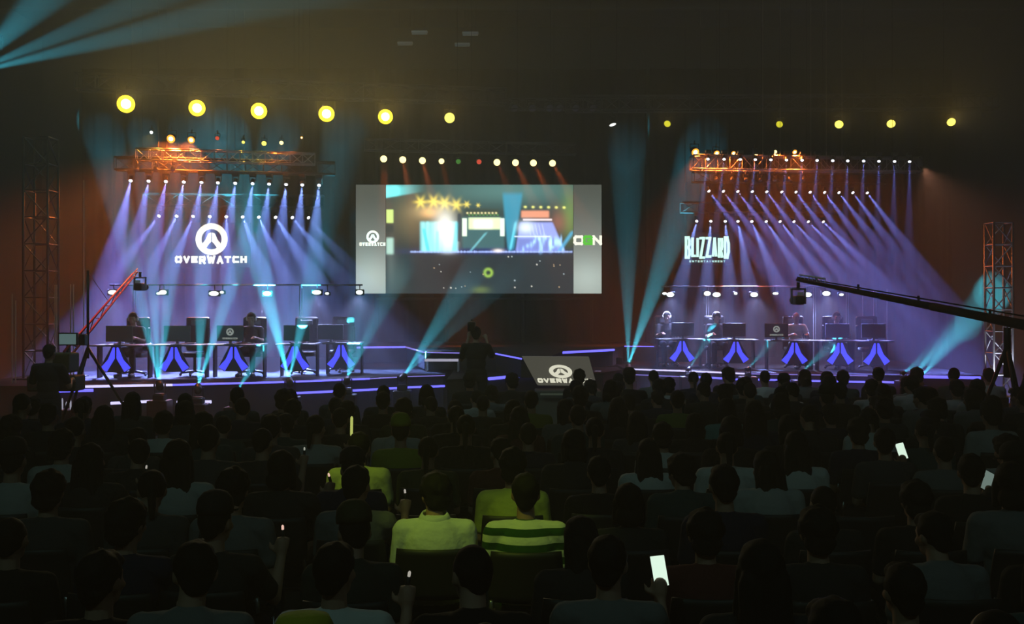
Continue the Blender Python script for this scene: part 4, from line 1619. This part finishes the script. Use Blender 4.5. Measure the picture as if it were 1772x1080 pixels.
def player_chair(loc, rotz, label):
    t = thing('gaming_chair', label, 'chair', loc, rotz, 'players chairs')
    MB().box((0, .02, .44), (.50, .48, .10), None, .04).build('seat', PLASTIC, t)
    mb = MB().box((0, -.24, .86), (.50, .10, .72), None, .045)
    for s in (-1, 1):
        mb.box((s * .23, -.20, .80), (.07, .10, .42), None, .03)
    mb.build('backrest', PLASTIC, t)
    MB().box((0, -.20, 1.10), (.28, .06, .12), None, .03).build('headrest', GREYP, t)
    MB().tube((0, 0, .10), (0, 0, .40), .03, 10).build('column', BLACK, t)
    for k in range(5):
        a = 2 * PI * k / 5 + .3
        MB().tube((0, 0, .10), (.28 * math.cos(a), .28 * math.sin(a), .06), .022, 7).ell((.28 * math.cos(a), .28 * math.sin(a), .032), (.03, .03, .03), 10, 8).build('leg', BLACK, t)
    for s in (-1, 1):
        MB().box((s * .29, .02, .66), (.07, .26, .03), None, .012).tube((s * .29, .0, .44), (s * .29, .0, .65), .015, 6).build('armrest', PLASTIC, t)


def desk(px, Y, label, side, has_player, shirt, style, phones, screen, i, mdx=0., pdx=0.):
    DW = 1.08 if i < 3 else .80
    X = (px - 886) * Y / F
    t = thing('player_desk', label, 'desk', (X, Y, ZS), 0, 'player desks with chevrons')
    MB().box((0, .32, DH - .015), (DW, .64, .03), None, .006).build('tabletop', mat('desk_top', (.10, .10, .11), .4), t)
    fin = MB()
    fpoly = [(-.09, DH - .03), (.09, DH - .03), (.30, .24), (.20, .14), (-.20, .14), (-.30, .24)]
    fin.add([(x, .012, z) for x, z in fpoly] + [(x, .042, z) for x, z in fpoly], [tuple(range(6)), tuple(range(6, 12))] + [(k_, (k_ + 1) % 6, 6 + (k_ + 1) % 6, 6 + k_) for k_ in range(6)])
    fin = fin.build('front_panel', mat('desk_panel', (.05, .05, .06), .5), t)
    for s in (-1, 1):
        MB().box((s * (DW / 2 - .03), .50, (DH - .03) / 2), (.03, .22, DH - .03)).build('leg', BLACK, t)
    put('chevron_light', CHV, fin, (0, .010, .36))
    m = thing('monitor', 'black monitor on the %s' % label.split(' glowing ')[0].replace('player desk', 'chevron desk') if False else 'dark monitor seen from behind on the %s' % side, 'monitor', (X + mdx, Y + .20, ZS + DH), PI, 'monitors on the player desks')
    m.rotation_euler = (0, 0, 0)
    cs = put('casing', MON, m); put('stand', MST, m)
    if screen:
        put('emblem', MEM, cs, (0, -.0155, 0))
    kb = thing('keyboard', 'dark keyboard behind the monitor on the %s' % side, 'keyboard', (X + pdx * .8, Y + .48, ZS + DH), 0, 'keyboards on the player desks')
    put('keyboard_body', KEYB, kb)
    player_chair((X + pdx, Y + 1.02, ZS), PI, 'black gaming chair behind the %s' % side)
    if has_player:
        person('play', (X + pdx, Y + .98, ZS), PI, 1., 'player in %s jersey seated behind the %s' % (shirt[1], side), 'players on stage', shirt[0], style, None, None, ('eyes',) + (('headphones',) if phones else ()))


Wj, Kj, Gj = ((.45, .46, .44), 'white'), ((.02, .02, .022), 'black'), ((.12, .12, .13), 'grey')
LD = [(200, 20.6, Kj, 1, 0), (301, 20.7, Kj, 0, 0), (404, 20.9, Kj, 1, 1), (510, 21.2, Gj, 0, 0), (590, 21.9, Kj, 0, 0)]
for i, (px, Y, sh, pl, scn) in enumerate(LD):
    sd = '%s chevron desk from left under the round emblem' % ORD[i]
    desk(px, Y, 'dark player desk with a glowing blue chevron, %s from left under the round emblem' % ORD[i], sd, pl, sh, ('short', 'thick', 'short', 'thick', 'short')[i], 1, scn, i, (0, 0, -.12, 0, -.25)[i], (0, .1, .12, 0, -.15)[i])
RD = [(1180.5, 24.4, Kj, 1, 0), (1273.5, 23.9, Kj, 1, 0), (1375, 23.4, Wj, 1, 1), (1454, 23.2, Gj, 1, 0), (1517, 23.0, Kj, 0, 0)]
for i, (px, Y, sh, pl, scn) in enumerate(RD):
    sd = '%s chevron desk from left under the mint sign' % ORD[i]
    desk(px, Y, 'dark player desk with a glowing blue chevron, %s from left under the mint sign' % ORD[i], sd, pl, sh, ('short', 'thick', 'cropped', 'short', 'thick')[i], i != 2, scn, i, (.05, 0, -.36, 0, 0)[i], (-.22, -.26, .30, .22, .2)[i])

# ------------------------------------------------------------------ white work lamps on bars over the desks
def lamp_bar(x0, x1, py, Y, posts, lamps, where, w):
    p0, p1 = at(x0, py - 5, Y), at(x1, py - 5, Y)
    z = p0.z + .10
    t = thing('lamp_bar_stand', 'thin pale lamp bar on posts over the player desks %s' % where, 'lamp stand', (0, Y + .12, ZS), 0, 'lamp bars over the player desks')
    MB().tube((p0.x, 0, z - ZS), (p1.x, 0, z - ZS), .018, 8).build('crossbar', mat('pale_pipe', (.4, .4, .42), .35, .8), t)
    for px in posts:
        x = at(px, py, Y + .12).x
        mb = MB().tube((x - .02, 0, 0), (x - .02, 0, z - ZS), .009, 6).tube((x + .03, 0, 0), (x + .03, 0, z - ZS), .007, 6).box((x, 0, .01), (.22, .22, .02))
        mb.build('post', mat('pale_pipe', (.4, .4, .42), .35, .8), t)
    for i, (px, wpx) in enumerate(lamps):
        p = at(px, py + (i % 2) * 2, Y)
        big = wpx > 11
        l = thing('hanging_floodlight', '%s white floodlight, %s from left on the lamp bar %s' % ('wide' if big else 'small', ORD[i], where), 'stage light', p, 0, 'white floodlights over the desks')
        wd = wpx * Y / F
        hh = (8 if big else 4.5) * Y / F
        MB().box((0, .05, 0), (wd + .04, .09, hh + .03), None, .015).build('housing', BLACK, l)
        mb = MB().ell((0, -.002, 0), (wd / 2, .03, hh / 2), 20, 10)
        mb.build('lens', glow('flood_lens', (.85, 1.0, .95), 2.2), l)
        MB().tube((0, .06, 0), (0, .06, z - p.z), .01, 6).build('hanger', BLACK, l)
        if big:
            spot(l, p + Vector((0, -.07, -.02)), (0, -.32, -1), 110, w * K, (.42, .48, 1.), .8, .05)


lamp_bar(186, 626, 506, 22.6, (232, 520), [(195, 16), (275, 9), (282, 13), (370, 17), (384, 7), (462, 15), (548, 16), (566, 7), (622, 12)], 'under the round emblem', 620)
lamp_bar(1146, 1470, 508, 25.3, (1224, 1409, 1466), [(1150, 8), (1160, 13), (1224, 12), (1240, 14), (1273, 6), (1305, 13), (1342, 10), (1398, 13), (1430, 14), (1456, 8)], 'under the mint sign', 520)
for i, (px, y0) in enumerate(((1493, 512), (1512, 502), (1516, 502), (1535, 500))):
    Y = 25.4
    p = at(px, y0, Y)
    t = thing('thin_post', 'thin pale upright post, %s from left beside the lamp bar under the mint sign' % ORD[i], 'post', (p.x, Y, ZS), 0, 'thin posts on the stage wing')
    MB().tube((0, 0, .02), (0, 0, p.z - ZS), .010, 6).build('pole', mat('pale_pipe', (.4, .4, .42), .35, .8), t)
    MB().lathe([(.045, 0), (.045, .012), (.014, .02)], 14).build('base', BLACK, t)

# ------------------------------------------------------------------ towers and stands at the sides
def tower(x0, x1, Y, z1, label, m, z0=0.):
    t = thing('truss_tower', label, 'truss', ((x0 + x1) / 2, Y, z0))
    s = (x1 - x0) / 2
    cs = [(-s, -s), (s, -s), (s, s), (-s, s)]
    H = z1 - z0
    mb, md = MB(), MB()
    for x, y in cs:
        mb.tube((x, y, .03), (x, y, H), .026, 8)
    n = round(H / (2 * s * 1.15))
    for i in range(n):
        a, b = .03 + (H - .03) * i / n, .03 + (H - .03) * (i + 1) / n
        for k in range(4):
            j = (k + 1) % 4
            p, q = (cs[k], cs[j]) if i % 2 else (cs[j], cs[k])
            md.tube((*p, a), (*q, b), .013, 6)
            md.tube((*cs[k], b), (*cs[j], b), .013, 6)
    mb.build('uprights', m, t); md.build('lattice', m, t)
    MB().box((0, 0, .015), (2 * s + .3, 2 * s + .3, .03)).build('base_plate', BLACK, t)
    return t


tower(at(1720, 0, 21.).x, at(1753, 0, 21.).x, 21.2, at(0, 385, 21.).z, 'silver lattice truss tower at the right edge, lit white at its foot', ALU)
p = Vector((at(1736, 0, 21.).x, 20.6, .35))
can_lamp(p, (0, .35, 1), 'small white uplight at the foot of the silver truss tower', 'tower uplight', LENSW, .07, [((.0, .34, 1), 60, 150, (.75, .8, 1.), .6)], 'uplight_spot', flip=True)
tower(at(38, 0, 20.5).x, at(80, 0, 20.5).x, 20.8, at(0, 235, 20.5).z, 'dim lattice truss tower at the left edge of the stage', RIG, ZS)
for i, (px, y0, Y) in enumerate(((21, 508, 19.6), (27, 520, 19.6), (95, 493, 20.4), (98, 493, 20.4), (122, 492, 20.4), (127, 492, 20.4), (145, 312, 21.6))):
    p = at(px, y0, Y)
    if px > 90:
        zb = ZS if p.y > le[0].y and p.x > -10.1 else 0
    else:
        zb = 0
    t = thing('light_stand', 'thin pale stand pole, %s from the left edge of the stage' % ORD[i], 'pole', (p.x, p.y, zb), 0, 'thin stand poles beside the stage')
    MB().tube((0, 0, .02), (0, 0, p.z - zb), .012, 6).build('pole', mat('pale_pole', (.45, .42, .3), .4, .5), t)
    MB().lathe([(.10, 0), (.10, .015), (.015, .025)], 14).build('base', BLACK, t)

# ------------------------------------------------------------------ the red camera crane
def crane_head(p, label, sc=1.):
    """A remote head with its camera under a crane tip."""
    t = thing('remote_camera', label, 'camera', p)
    MB().tube((0, 0, 0), (0, 0, -.12 * sc), .03 * sc, 10).build('pan_motor', BLACK, t)
    mb = MB()
    for s in (-1, 1):
        mb.box((s * .12 * sc, 0, -.25 * sc), (.025 * sc, .07 * sc, .28 * sc), None, .008)
    mb.box((0, 0, -.12 * sc), (.27 * sc, .08 * sc, .03 * sc), None, .008)
    mb.build('bracket', GREYP, t)
    MB().box((0, .02, -.32 * sc), (.16 * sc, .30 * sc, .16 * sc), None, .02).build('camera_body', PLASTIC, t)
    MB().lathe([(.05 * sc, 0), (.05 * sc, .12 * sc), (.065 * sc, .13 * sc), (.065 * sc, .20 * sc)], 18, Matrix.Translation((0, .16 * sc, -.32 * sc)) @ Matrix.Rotation(-PI / 2, 4, 'X')).build('lens_barrel', BLACK, t)
    MB().box((.0, -.14 * sc, -.21 * sc), (.10 * sc, .03 * sc, .06 * sc), None, .005).build('pale_cap', WHITEP, t)
    return t


bx, by = at(152, 600, 16.9).x, 16.9
t = thing('camera_crane', 'red glowing camera crane on a tripod at the left of the stage', 'camera crane', (bx, by, 0))
apex = Vector((0, 0, 1.62))
for a in (.25, 2.3, 4.4):
    MB().tube(apex, (.95 * math.cos(a), .75 * math.sin(a), .02), .026, 8, .02).build('leg', BLACK, t)
MB().tube((0, 0, 1.45), (0, 0, 2.88), .022, 8).build('mast', BLACK, t)
tip = at(238, 468, 20.0) - Vector((bx, by, 0))
rear = at(112, 618, 16.0) - Vector((bx, by, 0))
piv = at(143, 588, 16.7) - Vector((bx, by, 0))
u = (tip - rear).normalized()
nrm = Vector((0, 0, 1)) - u * u.z
nrm.normalize()
REDL = glow('red_tube_light', (1.0, .035, .03), .62)
REDM = mat('red_painted_metal', (.35, .02, .02), .4, .3)
L = (tip - rear).length
mb = MB()
for s, r in ((-1, .02), (1, .02)):
    mb.tube(rear + nrm * .09 * s, tip + nrm * .03 * s, r, 8, .012)
mb.build('boom', REDM, t)
lat = MB()
for i in range(14):
    a, b = i / 14, (i + 1) / 14
    s = 1 if i % 2 else -1
    lat.tube(rear.lerp(tip, a) + nrm * (.09 - .06 * a) * s, rear.lerp(tip, b) - nrm * (.09 - .06 * b) * s, .008, 5)
lat.build('lattice', REDM, t)
for s in (-1, 1):
    o_ = Vector((0, -.028, 0))
    a0, b0 = rear.lerp(tip, .18), rear.lerp(tip, .93)
    MB().tube(a0 + nrm * .08 * s + o_, b0 + nrm * .035 * s + o_, .013, 8).build('red_light_tube', REDL, t)
MB().tube(Vector((0, 0, 2.86)), rear.lerp(tip, .55) + nrm * .06, .006, 5).build('stay_cable', REDM, t)
MB().box(rear + Vector((0, -.05, -.08)), (.34, .4, .30), None, .03).build('counterweight', mat('olive_weight', (.07, .055, .02), .6), t)
MB().box(rear + Vector((-.15, .05, -.40)), (.75, .4, .24), None, .03).build('control_box', mat('dark_olive_box', (.05, .045, .02), .7), t)
MB().box(piv, (.12, .16, .18), None, .02).build('pivot', BLACK, t)
tt = thing('crane_monitor', 'small teal lit monitor on the control box of the red crane', 'monitor', Vector((bx, by, 0)) + rear + Vector((-.03, .2, .05)))
MB().box((0, 0, .22), (.30, .05, .20), None, .01).build('casing', BLACK, tt)
MB().box((0, -.027, .22), (.26, .004, .16)).build('screen', glow('crane_screen', (.30, .50, .50), .30), tt)
MB().box((0, .0, .06), (.05, .04, .16)).build('stand', BLACK, tt)
crane_head(Vector((bx, by, 0)) + tip + Vector((.03, .05, -.03)), 'remote camera hanging from the tip of the red crane', .9)
FIG['stand'] = figure(standing('operate'))
FIG['shoulder'] = figure(standing('shoulder_camera'))
person('stand', (at(84, 0, 15.4).x, 15.4, 0), -.1, 1.02, 'crane operator in dark clothes standing behind the red crane', 'camera crew', (.02, .016, .016), 'short')

# ------------------------------------------------------------------ the dark camera crane
bx, by = 6.95, 14.6
t = thing('camera_crane', 'long dark camera crane reaching across the mint sign wing from the right edge', 'camera crane', (bx, by, 0))
apex = Vector((0, 0, 1.75))
for a in (.5, 2.6, 4.7):
    MB().tube(apex, (.6 * math.cos(a), .6 * math.sin(a), .02), .03, 8, .022).build('leg', BLACK, t)
MB().tube((0, 0, 1.3), (0, 0, 2.0), .05, 10).build('mast', BLACK, t)
tip = at(1380, 484, 19.5) - Vector((bx, by, 0))
rear = at(1830, 574, 13.9) - Vector((bx, by, 0))
DARKB = mat('dark_boom_metal', (.005, .004, .006), .9, .0, .05)
mb = MB()
n = 5
for i in range(n):
    a, b = rear.lerp(tip, i / n), rear.lerp(tip, (i + 1) / n)
    mb.tube(a, b, .075 - .009 * i, 10, .072 - .009 * i)
mb.build('boom', DARKB, t)
up_ = Vector((0, 0, .13))
MB().tube(rear + up_, tip + up_ * .35, .012, 6).build('tension_rod', DARKB, t)
for f in (.2, .45, .7, .9):
    p0 = rear.lerp(tip, f)
    MB().box(p0 + up_ * .45, (.03, .03, .14)).build('bracket', DARKB, t)
MB().box(rear + Vector((.0, .1, -.05)), (.45, .4, .3), None, .03).build('counterweight', BLACK, t)
p0 = rear.lerp(tip, .985)
q0 = rear.lerp(tip, .86)
rg = MB()
for s in (-1, 1):
    rg.tube(p0 + Vector((0, .06 * s, .10)), q0 + Vector((0, .06 * s, .12)), .010, 6)
for i in range(7):
    a = p0.lerp(q0, i / 6)
    rg.tube(a + Vector((0, -.06, .10)), a + Vector((0, .06, .10)), .008, 5).tube(a + Vector((0, -.06, .10)), p0.lerp(q0, min(1, (i + 1) / 6)) + Vector((0, .06, .10)), .007, 5).tube(a + Vector((0, -.06, .10)), a, .007, 5)
rg.build('white_rig', mat('white_rig', (.85, .85, .85), .4), t)['label'] = 'white rig on the crane tip'
crane_head(Vector((bx, by, 0)) + tip + Vector((.02, .02, -.05)), 'remote camera hanging from the tip of the dark crane', 1.05)
person('stand', (7.0, 13.75, 0), .25, 1.0, 'crane operator standing at the right edge behind the dark crane', 'camera crew', (.03, .02, .02), 'short')

# ------------------------------------------------------------------ cameraman on a riser before the stage
cx, cyy = at(824, 0, 17.2).x, 17.2
t = thing('camera_riser', 'low black riser under the standing cameraman', 'riser', (cx, cyy, 0))
MB().box((0, 0, .13), (.9, .9, .26), None, .015).build('deck', BLACK, t)
person('shoulder', (cx, cyy, .26), 0., 1., 'cameraman in dark clothes standing before the stage with a camera on the shoulder', 'camera crew', (.015, .015, .016), 'short')
t = thing('shoulder_camera', 'black video camera carried on the shoulder of the standing cameraman', 'camera', (cx - .08, cyy + .14, .26 + 1.63))
MB().box((0, 0, .075), (.13, .34, .15), None, .02).build('camera_body', PLASTIC, t)
MB().lathe([(.045, 0), (.05, .10), (.062, .11), (.062, .17)], 16, Matrix.Translation((0, .17, .075)) @ Matrix.Rotation(-PI / 2, 4, 'X')).build('lens_barrel', BLACK, t)
MB().box((0, -.2, .06), (.11, .08, .10), None, .01).build('battery', BLACK, t)
MB().box((0, .05, .175), (.03, .2, .03), None, .01).build('handle', BLACK, t)

# lit bottles on a case beside the left crane
pb = at(110, 702, 17.6)
t = thing('flight_case', 'black flight case on the floor left of the stage wing', 'case', (pb.x, pb.y, 0))
hz = pb.z - .06
MB().box((0, 0, hz / 2), (.5, .4, hz), None, .015).build('body', BLACK, t)
MB().box((0, 0, hz * .6), (.51, .41, .02)).build('seam', ALU, t)
for i in range(5):
    o = MB().lathe([(.012, 0), (.014, .01), (.014, .10 + .03 * (i % 3)), (.005, .13 + .03 * (i % 3))], 10).build('light_tube', glow('pale_lilac_tube', (.8, .8, 1.), .45))
    o.location = (pb.x - .14 + .07 * i, pb.y - .05, hz)
    tag(o, 'small pale light tube standing on the flight case, %s from left' % ORD[i], 'lamp', 'light tubes on the flight case')

# ------------------------------------------------------------------ house lamps over the audience, with added fills for crowd and haze
def house(x, y, z, target, deg, watts, col, label, blend=.7):
    p = Vector((x, y, z))
    d = Vector(target) - p
    t = can_lamp(p, d, label, 'house lamps above the audience', LENSOFF, .12, [(d, deg, watts, col, blend)])
    MB().tube((0, 0, .3), (0, 0, ZC - t.location.z), .012, 6).build('drop_rod', BLACK, t)


house(-2.6, 2.2, 8.2, (-.15, 6.3, 1.0), 11, 950, LIM, 'yellow-green house lamp aimed at the striped shirt', .8)
house(-3.6, 3.2, 8.2, (-1.28, 8.2, 1.0), 5, 800, LIM, 'yellow-green house lamp aimed at the pale yellow shirt')
house(-2.0, .2, 8.2, (-.72, 3.3, 1.2), 6, 160, LIM, 'yellow-green house lamp aimed at the bucket hat')
house(-4.0, -1.5, 9.0, (-1.5, 9., 0), 80, 190, (.35, .8, .7), 'added teal fill lamp over the rear of the hall', .9)  # unseen fill, added to raise the dark backs of the crowd
house(4.5, -1.5, 9.0, (2.5, 9., 0), 80, 160, (.4, .75, .75), 'added pale teal fill lamp over the rear of the hall', .9)  # its unseen counterpart on the other side, also added for the crowd

for i, (x, y, tx) in enumerate(((-5., 13., -5.), (5., 13., 5.))):
    house(x, y, 10.0, (tx, y + 8, 5.), 150, (640, 240)[i], ((.52, .95, .92), (.66, .84, 1.))[i], 'added pale haze fill lamp high over the %s half of the hall' % ('left', 'right')[i], .9)  # unseen pair added to brighten the haze under the ceiling
